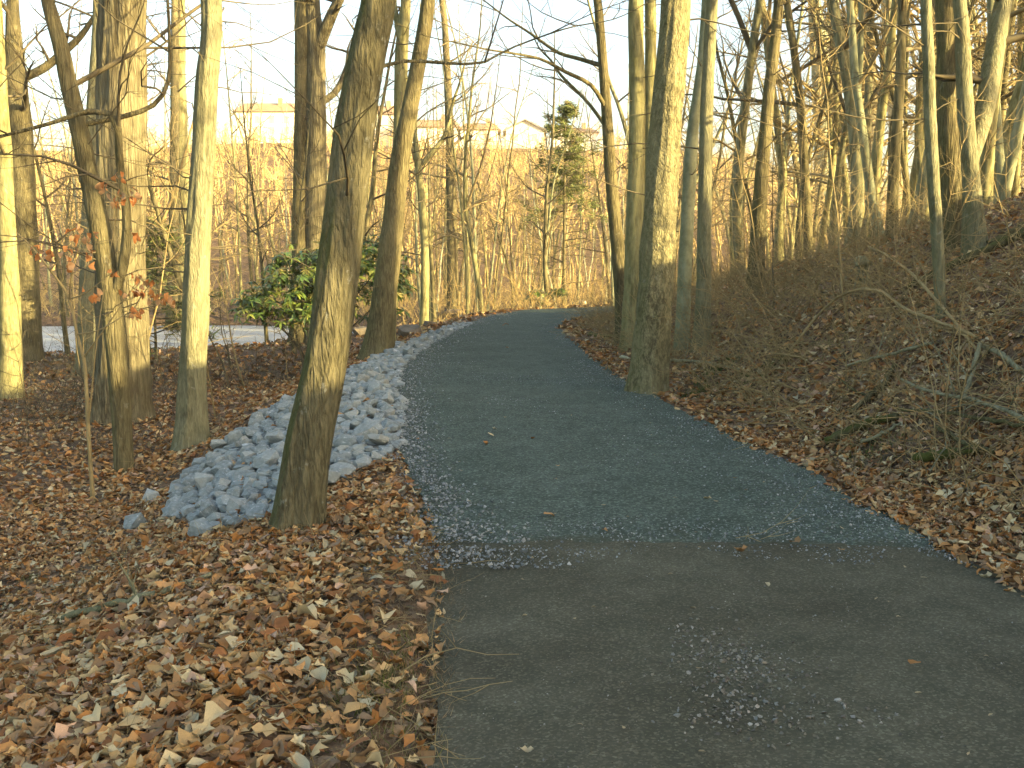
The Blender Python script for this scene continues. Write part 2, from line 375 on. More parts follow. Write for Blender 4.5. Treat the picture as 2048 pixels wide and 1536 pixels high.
def path_z(x, y): return .022 + .018*(fbm(x*1.3, y*1.3, 31)-.5) + .009*(fbm(x*5, y*5, 33)-.5)

pgx = np.arange(-100, 0, 1.0); pgy = np.arange(20, 50, 1.0)
PX, PY = np.meshgrid(pgx, pgy); i = np.arange(PX.size).reshape(PX.shape)
q = np.stack([i[:-1, :-1], i[:-1, 1:], i[1:, 1:], i[1:, :-1]], -1).reshape(-1, 4)
cen = np.stack([PX.ravel()[q].mean(1), PY.ravel()[q].mean(1)], -1); q = q[pond_d(cen[:, 0], cen[:, 1]) < 2.2]
tag(obj('pond', mesh('pond', np.stack([PX, PY, np.full(PX.shape, WATER_Z)], -1), [q], M['water'])), kind='structure')

# ------------------------------------------------------------------ trees measured from the photograph
def trunk_mesh(name, P, R, mat, rng, sides=20, flare=.45, rough=.05, flare_h=.28, ridge=0.0):
    n = len(P); T = nrm(np.gradient(P, axis=0)); ref = np.array([0, 1., 0])
    u = nrm(np.cross(np.broadcast_to(ref, T.shape), T)); v = np.cross(T, u); a = np.arange(sides)*2*math.pi/sides
    hgt = P[:, 2]-P[0, 2]; ph = rng.uniform(0, 6.28, 6); k = rng.integers(3, 6)
    lob = (1+.35*np.cos(k*a[None]+ph[0]) + .3*np.cos((k+2)*a[None]+ph[1]))
    rr = R[:, None]*(1 + flare*np.exp(-np.clip(hgt, 0, None)/flare_h)[:, None]*lob)
    x = np.cos(a)[None]*2.2+ph[2]*3; y = np.sin(a)[None]*2.2+hgt[:, None]*1.7+ph[3]*3
    rr = rr*(1 + rough*2*(fbm(x+0*y, y, 51)-.5) + rough*1.6*(fbm(x*3+0*y, y*1.3, 57)-.5))
    if ridge > 0:
        rr = rr*(1 + ridge*(vnoise(a[None]*sides/6.28/2.6+0*y+ph[4]*9, hgt[:, None]*1.6, 61)-.5)*1.6 + ridge*(vnoise(a[None]*sides/6.28/5.3+0*y, hgt[:, None]*2.4+40, 63)-.5))
    V = P[:, None] + rr[..., None]*(np.cos(a)[None, :, None]*u[:, None] + np.sin(a)[None, :, None]*v[:, None])
    i = np.arange(n*sides).reshape(n, sides); j = np.roll(i, -1, 1)
    return mesh(name, V-P[0], [np.stack([i[:-1], j[:-1], j[1:], i[1:]], -1).reshape(-1, 4)], mat)
NICK = ['leaning mossy trunk', 'thick oak', 'slim curved tree', 'straight grey trunk', 'left-edge trunk', 'stout left trunk', 'mossy trunk by the oak', 'thin dark trunk', 'thin yellowish trunk', 'left twin stem', 'right twin stem', 'dark leaning trunk', 'spotted trunk', 'lone crest trunk', 'left pair stem', 'straight tan trunk', 'tan middle trunk', 'biggest right trunk', 'pale twisting trunk', 'straight right trunk', 'dark mossy bank trunk', 'forked beech', 'slim trunk by the beech', 'upright crest trunk', 'bowed crest trunk', 'slender bank stem', 'swollen-base trunk', 'mossy right trunk', 'right-edge trunk', 'forked pale tree']
ORD = ['nearest', 'second', 'third', 'fourth', 'fifth', 'sixth', 'seventh', 'eighth', 'ninth', 'tenth', 'eleventh', 'twelfth', 'thirteenth', 'fourteenth', 'fifteenth', 'sixteenth', 'seventeenth', 'eighteenth', 'nineteenth', 'twentieth'] + ['twenty-'+w for w in ('first', 'second', 'third', 'fourth', 'fifth', 'sixth', 'seventh', 'eighth', 'ninth')] + ['outermost']*40
USE = ['lone crest trunk', 'biggest right trunk', 'forked beech', 'thick oak', 'straight grey trunk', 'right twin stem', 'dark leaning trunk', 'straight right trunk', 'dark mossy bank trunk', 'swollen-base trunk', 'left pair stem', 'stout left trunk', 'upright crest trunk', 'bowed crest trunk', 'right-edge trunk']
def single_out(items, noun, where):
    # items: (object, photo column). each gets a label by the marked tree it stands next to in the picture
    B = {}; marks = [(a, n) for a, n in SHORT if n in USE]
    for o, px in items:
        a, nme = min(marks, key=lambda m: abs(m[0]-px)); B.setdefault((nme, px > a), []).append((abs(px-a), o))
    for (nme, right), L in B.items():
        L.sort(key=lambda q: q[0])
        for k, (_, o) in enumerate(L):
            o['label'] = '%s %s, %s %s of the %s' % (noun, where, ORD[k], 'right' if right else 'left', nme)
def skeleton(pts, y, total=None, rng=None):
    P = np.array([on_y(px, py, y) for px, py, w in pts]); D = np.linalg.norm(P-EYE, axis=1)
    R = np.array([w/2/F*d*math.cos(PITCH*0) for (px, py, w), d in zip(pts, D)])
    return P, R
HERO = []; SHORT = []
def hero(name, label, pts, mat, height=17, seed=1, limbs=(), first=5.0, nb=8, depth=None, group=None, flare=.45, tw='twig', twigs=8, sides=20, kids=(6, 4)):
    rng = np.random.default_rng(seed)
    b = ground_hit(pts[0][0], pts[0][1]) if depth is None else None
    y = b[1] if depth is None else depth
    P, R = skeleton(pts, y)
    g = h1(P[0, 0], y); P[0, 2] = g
    d = nrm(P[-1]-P[-2]); d = nrm(d*.6+np.array([0, 0, .6])); top = P[-1]
    left = max(height-(top[2]-g), 3.0)
    ext = poly(rng, top, d, left, 7, .06, .03); P2 = np.r_[P, ext[1:]]; R2 = np.r_[R, R[-1]*np.linspace(1, .12, 7)[1:]]
    P2[0, 2] -= .12
    PP, RR = resample(P2, R2, 90, 1.6); PP[1:, 1] += np.cumsum(rng.normal(0, .008, 89)*np.linspace(.1, 1.5, 89))
    # finer rings near the ground for the root flare
    root = thing(name, PP[0].copy(), label, 'tree', group)
    obj('trunk', trunk_mesh('trunk', PP, RR, mat, rng, sides, flare, ridge=.10 if sides > 40 else .05), root)
    T = Tubes(); hh = PP[:, 2]-g
    zs = np.linspace(min(first, height*.6), hh[-1]*.98, nb)+rng.uniform(-.3, .3, nb)
    for z in zs:
        i = int(np.clip(np.searchsorted(hh, z), 1, 88)); f = (z-first)/max(height-first, 1)
        az = rng.uniform(0, 6.28); dd = np.array([math.cos(az), math.sin(az), rng.uniform(.15, .8)])
        sprout(rng, T, PP[i], nrm(dd), rng.uniform(2.2, 4.2)*(1.15-.6*f), RR[i]*rng.uniform(.18, .32)+.006, 0, 2, kids)
    for _ in range(twigs):
        z = rng.uniform(1.6, max(first, 4)); i = int(np.clip(np.searchsorted(hh, z), 1, 88)); az = rng.uniform(0, 6.28)
        sprout(rng, T, PP[i], nrm(np.array([math.cos(az), math.sin(az), rng.uniform(-.15, .45)])), rng.uniform(.7, 2.6), rng.uniform(.006, .012), 1, 2, (8, 5), .13)
    for lp in limbs:
        lp, dy = lp[:-1], lp[-1]
        LP, LR = skeleton(lp, y); LP[:, 1] += np.linspace(0, dy, len(LP))
        j = int(np.argmin(np.linalg.norm(PP-LP[0], axis=1)))
        LP[0] = PP[j]
        d = nrm(LP[-1]-LP[-2]); e = poly(rng, LP[-1], d, 2.2, 5, .1, .06)
        Q, S = resample(np.r_[LP, e[1:]], np.r_[LR, LR[-1]*np.linspace(1, .15, 5)[1:]], 24)
        TT = Tubes(); TT.add(Q, S, 10)
        obj('limb', TT.mesh('limb', mat, PP[0]), root)
        for q in np.linspace(6, 22, 6).astype(int):
            a = rng.normal(0, 1, 3); a[2] = abs(a[2])*.6
            sprout(rng, T, Q[q], nrm(a), rng.uniform(.7, 1.7), S[q]*.45+.003, 1, 2, (5, 4))
    obj('crown', T.mesh('crown', M[tw], PP[0]), root)
    HERO.append(PP[0]); SHORT.append((project(PP[8:9])[0][0], NICK[len(SHORT)])); return root

hero('tree', 'leaning mossy trunk standing in front of the grey rock pile', [(590,1055,86),(618,900,84),(655,700,82),(688,450,78),(713,250,74),(738,100,66),(758,0,60)], M['lean'], 17, 11, first=6.5, twigs=3, sides=64,
     limbs=[[(748,130,9),(800,112,7),(880,106,6),(960,95,5),(1015,55,4), .6]])
hero('tree', 'very thick oak trunk with furrowed bark, widest on the left', [(245,842,100),(245,700,92),(244,600,88),(242,400,85),(242,200,84),(243,0,80)], M['oak'], 21, 12, first=9, twigs=5, sides=80, flare=.3)
hero('tree', 'slim curved dark tree leaning left in front of the thick oak', [(248,945,32),(241,800,37),(224,620,39),(190,420,36),(165,300,33),(140,180,30),(118,80,27),(95,0,22)], M['brown'], 11, 13, first=4.2, flare=.25, twigs=26,
     limbs=[[(234,600,20),(250,530,19),(261,440,17),(250,330,14),(244,240,13),(200,228,9),(140,250,7), -.3], [(244,236,10),(290,212,9),(318,160,8),(314,60,6), .4]])
hero('tree', 'straight grey trunk behind the far left end of the rock pile', [(384,892,58),(385,750,50),(392,600,48),(400,400,45),(410,200,39),(422,0,36)], M['grey'], 18, 14, first=7, twigs=26, sides=52)
hero('tree', 'pale slender trunk at the left edge of the picture', [(22,797,42),(20,600,36),(12,400,26),(4,200,20),(-2,60,16)], M['yellow'], 12, 15, first=4.5, flare=.25)
hero('tree', 'stout trunk near the left edge, second from the edge, with forked limb', [(56,722,52),(50,500,44),(42,300,42),(28,130,34),(24,0,18)], M['brown'], 15, 16, first=6, flare=.25,
     limbs=[[(52,160,16),(80,135,15),(115,100,14), .3]])
hero('tree', 'mossy trunk just left of and behind the thick oak', [(177,750,46),(181,600,40),(185,350,28),(190,200,24),(197,0,15)], M['grey'], 16, 17, first=6, flare=.35, twigs=26)
hero('tree', 'thin dark trunk between the thick oak and the straight grey trunk', [(342,682,25),(348,450,19),(350,200,15),(350,0,11)], M['brown'], 15, 18, first=5, twigs=26)
hero('tree', 'thin yellowish trunk touching the left side of the straight grey trunk', [(364,676,24),(367,450,23),(362,200,19),(360,0,16)], M['yellow'], 16, 19, first=5.5, twigs=26)
hero('tree', 'left stem of the tall twin tree behind the rhododendron', [(598,690,40),(601,480,32),(603,300,29),(605,100,28),(604,0,29)], M['brown'], 22, 20, first=9, flare=.3, twigs=26)
hero('tree', 'right stem of the tall twin tree behind the rhododendron, with big side limbs', [(632,690,48),(632,480,42),(631,300,40),(632,100,35),(624,0,30)], M['oak'], 23, 21, first=10, flare=.3, twigs=26,
     limbs=[[(640,215,14),(668,180,13),(690,120,11),(705,40,9), .8], [(638,100,24),(660,50,22),(690,0,17), -.5]])
hero('tree', 'dark leaning trunk at the left path edge beyond the rocks', [(754,712,56),(768,600,49),(785,450,43),(803,300,36),(832,150,30),(856,0,26)], M['brown'], 19, 22, first=8, twigs=10)
hero('tree', 'spotted trunk rising just behind the dark leaning one', [(774,690,26),(792,450,24),(801,250,26),(803,100,25),(812,0,18)], M['yellow'], 17, 23, first=8, twigs=26, limbs=[[(802,90,14),(793,40,12),(786,0,10), .2]])
hero('tree', 'lone straight trunk where the path crests, left of the bend', [(906,628,24),(903,400,20),(897,200,15),(890,50,12),(884,0,11)], M['brown'], 17, 24, first=6, twigs=16)
hero('tree', 'slender trunk leaning left, left stem of the pair behind the big right trunk', [(1250,682,32),(1241,560,28),(1226,400,25),(1212,200,20),(1200,50,17),(1195,0,15)], M['brown'], 17, 25, first=7, twigs=10,
     limbs=[[(1213,210,9),(1180,175,8),(1130,155,7),(1080,135,5),(1030,130,4), -1.0], [(1207,120,10),(1160,110,8),(1120,90,7),(1060,40,5), 1.0], [(1225,260,8),(1180,190,7),(1130,120,6), 1.5]])
hero('tree', 'straight tan trunk touching the left side of the big right trunk', [(1264,694,44),(1270,450,35),(1275,200,31),(1272,0,28)], M['yellow'], 20, 26, first=9, twigs=8)
hero('tree', 'tan trunk seen between the pair and the big right trunk', [(1292,660,24),(1298,400,22),(1300,200,21),(1301,0,21)], M['yellow'], 19, 27, first=9, twigs=8)
hero('tree', 'biggest trunk right of the path, flaky bark, upper half in sun', [(1294,788,72),(1305,650,70),(1318,450,66),(1331,250,60),(1350,0,53)], M['tulip'], 20, 28, first=8, twigs=3, sides=64, flare=.32)
hero('tree', 'pale greenish twisting trunk right behind the biggest right trunk', [(1364,700,28),(1372,500,27),(1379,350,26),(1387,250,22),(1402,150,19),(1415,0,19)], M['smooth'], 17, 29, first=7)
hero('tree', 'straight trunk right of the pale twisting one', [(1404,690,31),(1409,450,27),(1414,200,24),(1424,0,21)], M['grey'], 18, 30, first=8)
hero('tree', 'dark mossy trunk leaning right above the end of the bank', [(1508,585,32),(1520,400,26),(1536,200,22),(1556,0,17)], M['brown'], 17, 31, first=7)
hero('tree', 'smooth grey beech forking into two near the top, on the bank', [(1652,475,38),(1647,350,33),(1643,200,32),(1637,95,32),(1628,0,23)], M['smooth'], 16, 32, first=6, flare=.25, limbs=[[(1640,110,20),(1656,60,19),(1672,0,17), .4]])
hero('tree', 'slim trunk close behind the forked beech', [(1682,440,26),(1676,250,22),(1668,100,18),(1664,0,16)], M['grey'], 14, 33, first=6)
hero('tree', 'upright trunk on the bank crest, first one right of the forked beech', [(1748,440,32),(1742,250,28),(1736,100,25),(1734,0,22)], M['brown'], 15, 34, first=6)
hero('tree', 'upright trunk on the bank crest with a bowed lower stem', [(1796,430,28),(1794,300,25),(1788,200,25),(1780,100,24),(1774,0,22)], M['grey'], 15, 35, first=6)
hero('tree', 'slender stem growing low on the bank in front of the crest trees', [(1884,640,18),(1876,500,21),(1863,300,22),(1856,100,20),(1853,0,18)], M['grey'], 10, 36, first=4, flare=.2)
hero('tree', 'thick trunk with swollen base near the top of the bank', [(1915,490,78),(1905,400,52),(1896,250,36),(1893,100,33),(1890,0,33)], M['brown'], 14, 37, first=6, flare=.2)
hero('tree', 'mossy trunk near the right edge sprouting a leaning stem', [(1953,500,44),(1942,350,29),(1931,200,28),(1925,50,24),(1920,0,22)], M['grey'], 13, 38, first=5.5, flare=.2,
     limbs=[[(1948,330,28),(1980,230,33),(2010,140,34),(2040,40,33), .5]])
hero('tree', 'trunk cut by the right edge of the picture on the bank', [(2040,370,30),(2044,200,24),(2050,0,22)], M['brown'], 12, 39, first=5)
hero('tree', 'forked pale tree left of the lone crest trunk', [(848,640,18),(850,520,16),(845,420,15),(838,340,13),(830,260,9),(835,190,7)], M['yellow'], 11, 40, first=5, depth=34, limbs=[[(838,335,10),(862,305,10),(888,270,9),(905,200,6), .4]])

# ------------------------------------------------------------------ background trees: prototypes, then copies
def proto_tree(seed, mat, height, r, tw, fork=False, nb=13, kids=(6, 4)):
    rng = np.random.default_rng(seed); P = poly(rng, np.zeros(3), nrm(np.array([rng.normal(0, .05), rng.normal(0, .05), 1])), height, 12, .065 if fork else .05, .025)
    R = r*np.linspace(1, .12, 12)**.9; PP, RR = resample(P, R, 40)
    tm = trunk_mesh('trunk', PP, RR, mat, rng, 10, .4, .06)
    T = Tubes()
    for z in np.linspace(.28, .98, nb)+rng.uniform(-.03, .03, nb):
        i = int(np.clip(z*39, 1, 38)); az = rng.uniform(0, 6.28)
        sprout(rng, T, PP[i], nrm(np.array([math.cos(az), math.sin(az), rng.uniform(.2, 1.0)])), height*rng.uniform(.13, .25)*(1.2-.6*z), RR[i]*.5+.004, 0, 2, kids)
    for _ in range(5):
        i = rng.integers(3, 12); az = rng.uniform(0, 6.28)
        sprout(rng, T, PP[i], nrm(np.array([math.cos(az), math.sin(az), .3])), rng.uniform(.8, 2), .012, 1, 2, (5, 4))
    if fork:
        i = rng.integers(12, 18); az = rng.uniform(0, 6.28); Lp = poly(rng, PP[i], nrm(np.array([math.cos(az)*.4, math.sin(az)*.4, 1])), height*.5, 10, .06, .05)
        T.add(Lp, RR[i]*.7*np.linspace(1, .15, 10), 7)
        for q in range(3, 10):
            a = rng.normal(0, 1, 3); a[2] = abs(a[2]); sprout(rng, T, Lp[q], nrm(a), rng.uniform(1, 2.2), .02, 1, 2, (5, 4))
    return tm, T.mesh('crown', M[tw])
PROTO = [proto_tree(100+k, M[m], hgt, r, tw, fk) for k, (m, hgt, r, tw, fk) in enumerate([
    ('f_brown', 15, .13, 'twig', False), ('f_yellow', 16, .12, 'twig_pale', False), ('f_grey', 17, .16, 'twig', True), ('f_brown', 13, .09, 'twig_pale', True),
    ('f_smooth', 14, .11, 'twig_pale', False), ('f_yellow', 18, .17, 'twig_pale', True), ('f_oak', 18, .19, 'twig', False), ('f_birch', 12, .07, 'twig_pale', False)])]
def clear(x, y, gap, placed):
    return all((x-a)**2+(y-b)**2 > gap*gap for a, b in placed)
PLACED = [(p[0], p[1]) for p in HERO]
def populate(n, box, kinds, label, group, seed, gap=.9, sc=(.75, 1.15), cond=None, name='bare_tree', where=None, slim=1.0):
    rng = np.random.default_rng(seed); k = 0; tries = 0; items = []
    while k < n and tries < n*40:
        tries += 1
        y = math.sqrt(rng.uniform(box[2]**2, box[3]**2)) if box[2] > 0 else rng.uniform(box[2], box[3])
        x = rng.uniform(box[0], box[1])*(y if box[4] else 1)
        if xl(y)-.7 < x < xr(y)+.7 and y < 38: continue
        if pond_d(np.array([x]), np.array([y]))[0] < .6: continue
        if cond and not cond(x, y): continue
        if not clear(x, y, gap, PLACED): continue
        PLACED.append((x, y)); k += 1
        tm, cm = PROTO[rng.choice(kinds)]; s = rng.uniform(*sc)
        r = thing(name, (x, y, h1(x, y)-.08), label, 'tree', group); r.rotation_euler = (rng.normal(0, .055), rng.normal(0, .055), rng.uniform(0, 6.28)); r.scale = (s*slim*rng.uniform(.8, 1.25),)*2+(s,)
        obj('trunk', tm, r); obj('crown', cm, r); items.append((r, project(np.array([[x, y, h1(x, y)+.8]]))[0][0]))
    if where: single_out(items, 'bare tree' if slim == 1 else 'tall thin tree', where)
vis = lambda x, y: True
populate(68, (.19, .56, 15, 46, True), [0, 1, 2, 3, 4, 5], 'one of the slim bare trees crowding behind the crest of the right bank', 'bare trees behind the right bank', 201, .9, (.7, 1.05), lambda x, y: x > xr(y)+4.2, where='behind the bank')
populate(40, (.1, .5, 44, 85, True), [0, 1, 2, 5], 'one of the sunlit bare trees far behind the bend on the right', 'sunlit trees beyond the bend', 202, 1.4, (.8, 1.1), where='far beyond the bend')
populate(88, (-.2, .14, 36, 75, True), [0, 1, 3, 4, 7, 7, 5], 'one of the thin sunlit bare trees straight beyond the crest of the path', 'thin trees beyond the path crest', 203, .8, (.42, .78), lambda x, y: y > 38.5 or x < -1, where='beyond the path crest')
populate(46, (-.58, -.15, 45, 80, True), [0, 1, 3, 5, 4], 'one of the sunlit bare trees on the far shore of the pond', 'bare trees across the pond', 204, 1.3, (.45, .8), where='across the pond')
populate(42, (-.52, .08, 37, 64, True), [0, 3, 1, 7, 4], 'tall', 'tall thin trees reaching into the sky', 207, 1.2, (.8, 1.1), lambda x, y: (y > 38.5 or x < -1), where='rising into the sky', slim=.62)
populate(12, (-.56, -.16, 19, 30, True), [0, 3, 3, 1], 'one of the slim bare trees on the near shore of the pond', 'slim trees on the near pond shore', 205, 1.6, (.45, .7), lambda x, y: x < xl(y)-2.5, where='on the near pond shore')
populate(46, (8.5, 36, -18, 15, False), [0, 2, 5, 6], 'one of the bare trees on the bank top outside the right edge', 'unseen bare trees on the bank thinning the sunlight', 206, 1.6, (.8, 1.05), lambda x, y: x > .56*y+1.5 and abs((y-11)+(x-1.5)*.554) > 2.2, where='unseen off the frame', name='unseen_bank_tree')  # unseen trees set out to filter the sun; gap keeps biggest trunk lit
populate(34, (8, 26, -9, 6, False), [0, 2, 5, 6], 'bare', 'unseen trees added to soften sun on the leaning trunk', 208, .6, (.28, .5), lambda x, y: x > .56*y+2 and abs((y-7.9)+(x+1.7)*.554) < 1.5, where='added unseen to soften sun', name='sun_filter_tree')  # low-crowned trees added out of view to dapple sun on the leaning trunk

# ------------------------------------------------------------------ saplings
def proto_sapling(seed, tw, hgt):
    rng = np.random.default_rng(seed); T = Tubes(); P = poly(rng, np.zeros(3), np.array([rng.normal(0, .15), rng.normal(0, .15), 1.]), hgt, 9, .09, .05)
    T.add(P, .011*hgt/2.2*np.linspace(1, .2, 9), 5); st = T.mesh('stem', M[tw]); T = Tubes()
    for q in range(2, 9):
        for _ in range(2):
            az = rng.uniform(0, 6.28); sprout(rng, T, P[q], nrm(np.array([math.cos(az), math.sin(az), rng.uniform(.1, .9)])), hgt*rng.uniform(.15, .38), .0055, 1, 2, (6, 4), .15)
    return st, T.mesh('twigs', M[tw])
SAP = [proto_sapling(300+k, tw, hh) for k, (tw, hh) in enumerate([('twig', 2.2), ('twig_pale', 2.8), ('twig', 3.6), ('twig_pale', 1.7), ('twig_pale', 4.2)])]
def saplings(n, box, label, group, seed, cond, sc=(.7, 1.2), where=''):
    rng = np.random.default_rng(seed); k = tries = 0; items = []
    while k < n and tries < n*40:
        tries += 1; y = math.sqrt(rng.uniform(box[2]**2, box[3]**2)); x = rng.uniform(box[0], box[1])*y
        if not cond(x, y) or pond_d(np.array([x]), np.array([y]))[0] < .3: continue
        k += 1; s = rng.uniform(*sc); a, b = SAP[rng.integers(len(SAP))]
        r = thing('sapling', (x, y, h1(x, y)-.03), label, 'sapling', group); r.rotation_euler = (rng.normal(0, .1), rng.normal(0, .1), rng.uniform(0, 6.28)); r.scale = (s, s, s)
        obj('stem', a, r); obj('twigs', b, r); items.append((r, project(np.array([[x, y, h1(x, y)]]))[0][0]))
    single_out(items, 'leafless sapling', where)
saplings(26, (-.55, -.1, 13, 27), 'one of the thin leafless saplings on the leafy ground left of the path', 'saplings left of the path', 31, lambda x, y: x < xl(y)-2.6, where='in the left leaves')
saplings(26, (.14, .52, 8.5, 20), 'one of the thin leafless saplings on the right bank', 'saplings on the right bank', 32, lambda x, y: xr(y)+1.2 < x < xr(y)+7, (.4, .8), 'on the right bank')
saplings(70, (-.25, .3, 33, 60), 'one of the sunlit twiggy saplings beyond the bend of the path', 'saplings beyond the bend', 33, lambda x, y: y > 39 or x < xl(y)-.8 or x > xr(y)+1, (.7, 1.3), 'past the bend')
saplings(24, (.1, .3, 18, 32), 'one of the leafless saplings between the right trunks and the bend', 'saplings by the bend', 34, lambda x, y: x > xr(y)+1.2, (.5, 1.0), 'before the bend')

# ------------------------------------------------------------------ far wood on the hillside (one mass)
rng = np.random.default_rng(400); T = Tubes()
n = 0
while n < 980:
    y = math.sqrt(rng.uniform(78**2, 165**2)); x = rng.uniform(-.62, .62)*y
    if y > 158 and -.36 < x/y < .12 and rng.random() < .9: continue
    g = h1(x, y); hgt = rng.uniform(6, 10) if y < 108 else (rng.uniform(5, 8) if y < 130 else rng.uniform(2.5, 4.5)); n += 1
    P = poly(rng, np.array([x, y, g-.2]), np.array([rng.normal(0, .06), rng.normal(0, .06), 1.]), hgt, 5, .13, .05); r = rng.uniform(.05, .15)
    T.add(P, r*np.linspace(1, .15, 5), 4)
    for _ in range(7):
        q = rng.uniform(.25, 1); j = min(int(q*4), 3); p = P[j]+(P[j+1]-P[j])*(q*4-j); az = rng.uniform(0, 6.28)
        d = nrm(np.array([math.cos(az), math.sin(az), rng.uniform(.2, 1.2)])); B = poly(rng, p, d, hgt*rng.uniform(.15, .35)*(1.2-.6*q), 4, .15, .05)
        T.add(B, np.linspace(.045, .012, 4), 3)
        for _ in range(2):
            jj = rng.integers(1, 4); a = rng.normal(0, 1, 3); a[2] = abs(a[2]); T.add(poly(rng, B[jj], nrm(a), rng.uniform(.5, 1.4), 3, .2), np.linspace(.022, .008, 3), 3)
for _ in range(330):
    y = rng.uniform(146, 166); x = rng.uniform(-.62, .5)*y; g = h1(x, y)
    for _ in range(7): T.add(poly(rng, np.array([x+rng.normal(0, .5), y+rng.normal(0, .5), g-.1]), nrm(np.array([rng.normal(0, .4), rng.normal(0, .4), 1.])), rng.uniform(1.2, 3.6), 4, .2), np.linspace(.06, .015, 4), 3)
for _ in range(90):
    y = rng.uniform(164, 200); x = rng.uniform(-.6, .45)*y; g = h1(x, y); hgt = rng.uniform(3.5, 9)
    if y < 180: hgt *= .55
    P = poly(rng, np.array([x, y, g-.2]), np.array([rng.normal(0, .06), rng.normal(0, .06), 1.]), hgt, 5, .05, .03); T.add(P, .13*np.linspace(1, .15, 5), 4)
    for _ in range(16):
        q = rng.uniform(.2, 1); j = min(int(q*4), 3); p = P[j]+(P[j+1]-P[j])*(q*4-j); az = rng.uniform(0, 6.28)
        B = poly(rng, p, nrm(np.array([math.cos(az), math.sin(az), rng.uniform(.2, 1.2)])), hgt*rng.uniform(.2, .38), 4, .15, .05); T.add(B, np.linspace(.05, .015, 4), 3)
        for _ in range(3): a = rng.normal(0, 1, 3); a[2] = abs(a[2]); T.add(poly(rng, B[rng.integers(1, 4)], nrm(a), rng.uniform(.6, 1.6), 3, .2), np.linspace(.03, .01, 3), 3)
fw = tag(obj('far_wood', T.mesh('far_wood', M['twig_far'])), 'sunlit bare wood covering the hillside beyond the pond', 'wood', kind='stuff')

# ------------------------------------------------------------------ houses on the far hill
def plain(name, c, rough=.8):
    m, t, b = nt(name, rough, .2); t.links.new(ramp(t, noise(t, mapped(t, (1, 1, 1)), 1.5, 4), [(.3, tuple(x*.9 for x in c)), (.7, c)]), b.inputs['Base Color']); return m
M['siding'] = plain('cream_siding', (.72, .68, .58)); M['white'] = plain('white_siding', (.8, .78, .72)); M['roof'] = plain('tan_roof', (.34, .23, .14)); M['roof2'] = plain('grey_roof', (.22, .2, .2))
M['glass'] = plain('window_glass', (.32, .34, .35), .12); M['trim'] = plain('window_trim', (.75, .73, .68))
def boxm(name, a, b, mat):
    x0, y0, z0 = a; x1, y1, z1 = b
    V = np.array([(x0,y0,z0),(x1,y0,z0),(x1,y1,z0),(x0,y1,z0),(x0,y0,z1),(x1,y0,z1),(x1,y1,z1),(x0,y1,z1)], float)
    return mesh(name, V, [np.array([(0,3,2,1),(4,5,6,7),(0,1,5,4),(1,2,6,5),(2,3,7,6),(3,0,4,7)])], mat, False)
def house(px, ptop, pbase, w_px, y, wall, roof, label, gable=False, rot=0.0):
    p = on_y(px, pbase, y); w = w_px/F*y; hgt = (pbase-ptop)/F*y; g = h1(p[0], y)
    base = p[2]-1.2
    r = thing('house', (p[0], y, base), label, 'house'); r.rotation_euler = (0, 0, rot); wh = 1.2+hgt*.62; rz = 1.2+hgt; d = 7.
    if gable:
        V = np.array([(-w/2,0,-3),(w/2,0,-3),(w/2,d,-3),(-w/2,d,-3),(-w/2,0,wh),(w/2,0,wh),(w/2,d,wh),(-w/2,d,wh),(0,0,rz),(0,d,rz)])
        obj('wall', mesh('wall', V, [np.array([(0,1,5,4),(1,2,6,5),(2,3,7,6),(3,0,4,7)]), np.array([(4,5,8),(6,7,9)])], wall, False), r)
        e = .5; V = np.array([(-w/2-e,-e,wh-.25),(0,-e,rz+.12),(w/2+e,-e,wh-.25),(-w/2-e,d+e,wh-.25),(0,d+e,rz+.12),(w/2+e,d+e,wh-.25)]); V = np.r_[V, V+np.array([0,0,.2])]
        obj('roof', mesh('roof', V, [np.array([(0,1,4,3),(1,2,5,4),(6,9,10,7),(7,10,11,8),(0,6,7,1),(1,7,8,2),(3,4,10,9),(4,5,11,10),(0,3,9,6),(2,8,11,5)])], roof, False), r)
    else:
        obj('wall', boxm('wall', (-w/2, 0, -3), (w/2, d, wh), wall), r)
        e = .5; V = np.array([(-w/2-e,-e,wh+.02),(w/2+e,-e,wh+.02),(w/2+e,d+e,wh+.02),(-w/2-e,d+e,wh+.02),(-w/2+.6,d/2,rz),(w/2-.6,d/2,rz)])
        ro = obj('roof', mesh('roof', V, [np.array([(0,1,5,4),(2,3,4,5),(0,3,2,1)]), np.array([(1,2,5),(3,0,4)])], roof, False), r)
        obj('chimney', boxm('chimney', (w*.18, d*.35, wh+.5), (w*.18+.7, d*.35+.7, rz+.7), M['roof']), ro)
    nw = max(2, int(w/2.4))
    for k in range(nw):
        for z in ([.7, wh-1.9] if wh > 4 else [wh-1.8]):
            x = -w/2+(k+.5)*w/nw; wi = obj('window', boxm('window', (x-.55, -.06, z-.1), (x+.55, .05, z+1.3), M['trim']), r)
            obj('pane', boxm('pane', (x-.43, -.075, z), (x+.43, -.05, z+1.2), M['glass']), wi)
house(530, 203, 262, 112, 172, M['siding'], M['roof'], 'cream house on the far hill behind the left twin tree, leftmost of the row')
house(752, 208, 268, 96, 170, M['siding'], M['roof'], 'cream house on the far hill hidden between the leaning trunks')
house(862, 236, 288, 104, 166, M['white'], M['roof'], 'white house with brown roof left of the lone crest trunk, on the far hill')
house(958, 243, 290, 72, 166, M['white'], M['roof'], 'small white house right of the lone crest trunk, on the far hill')
house(1050, 244, 290, 74, 168, M['siding'], M['roof2'], 'gabled grey-roofed house on the far hill, gable facing the path', True)
house(1150, 252, 290, 84, 170, M['white'], M['roof'], 'white house behind the tall conifer on the far hill, rightmost of the row')

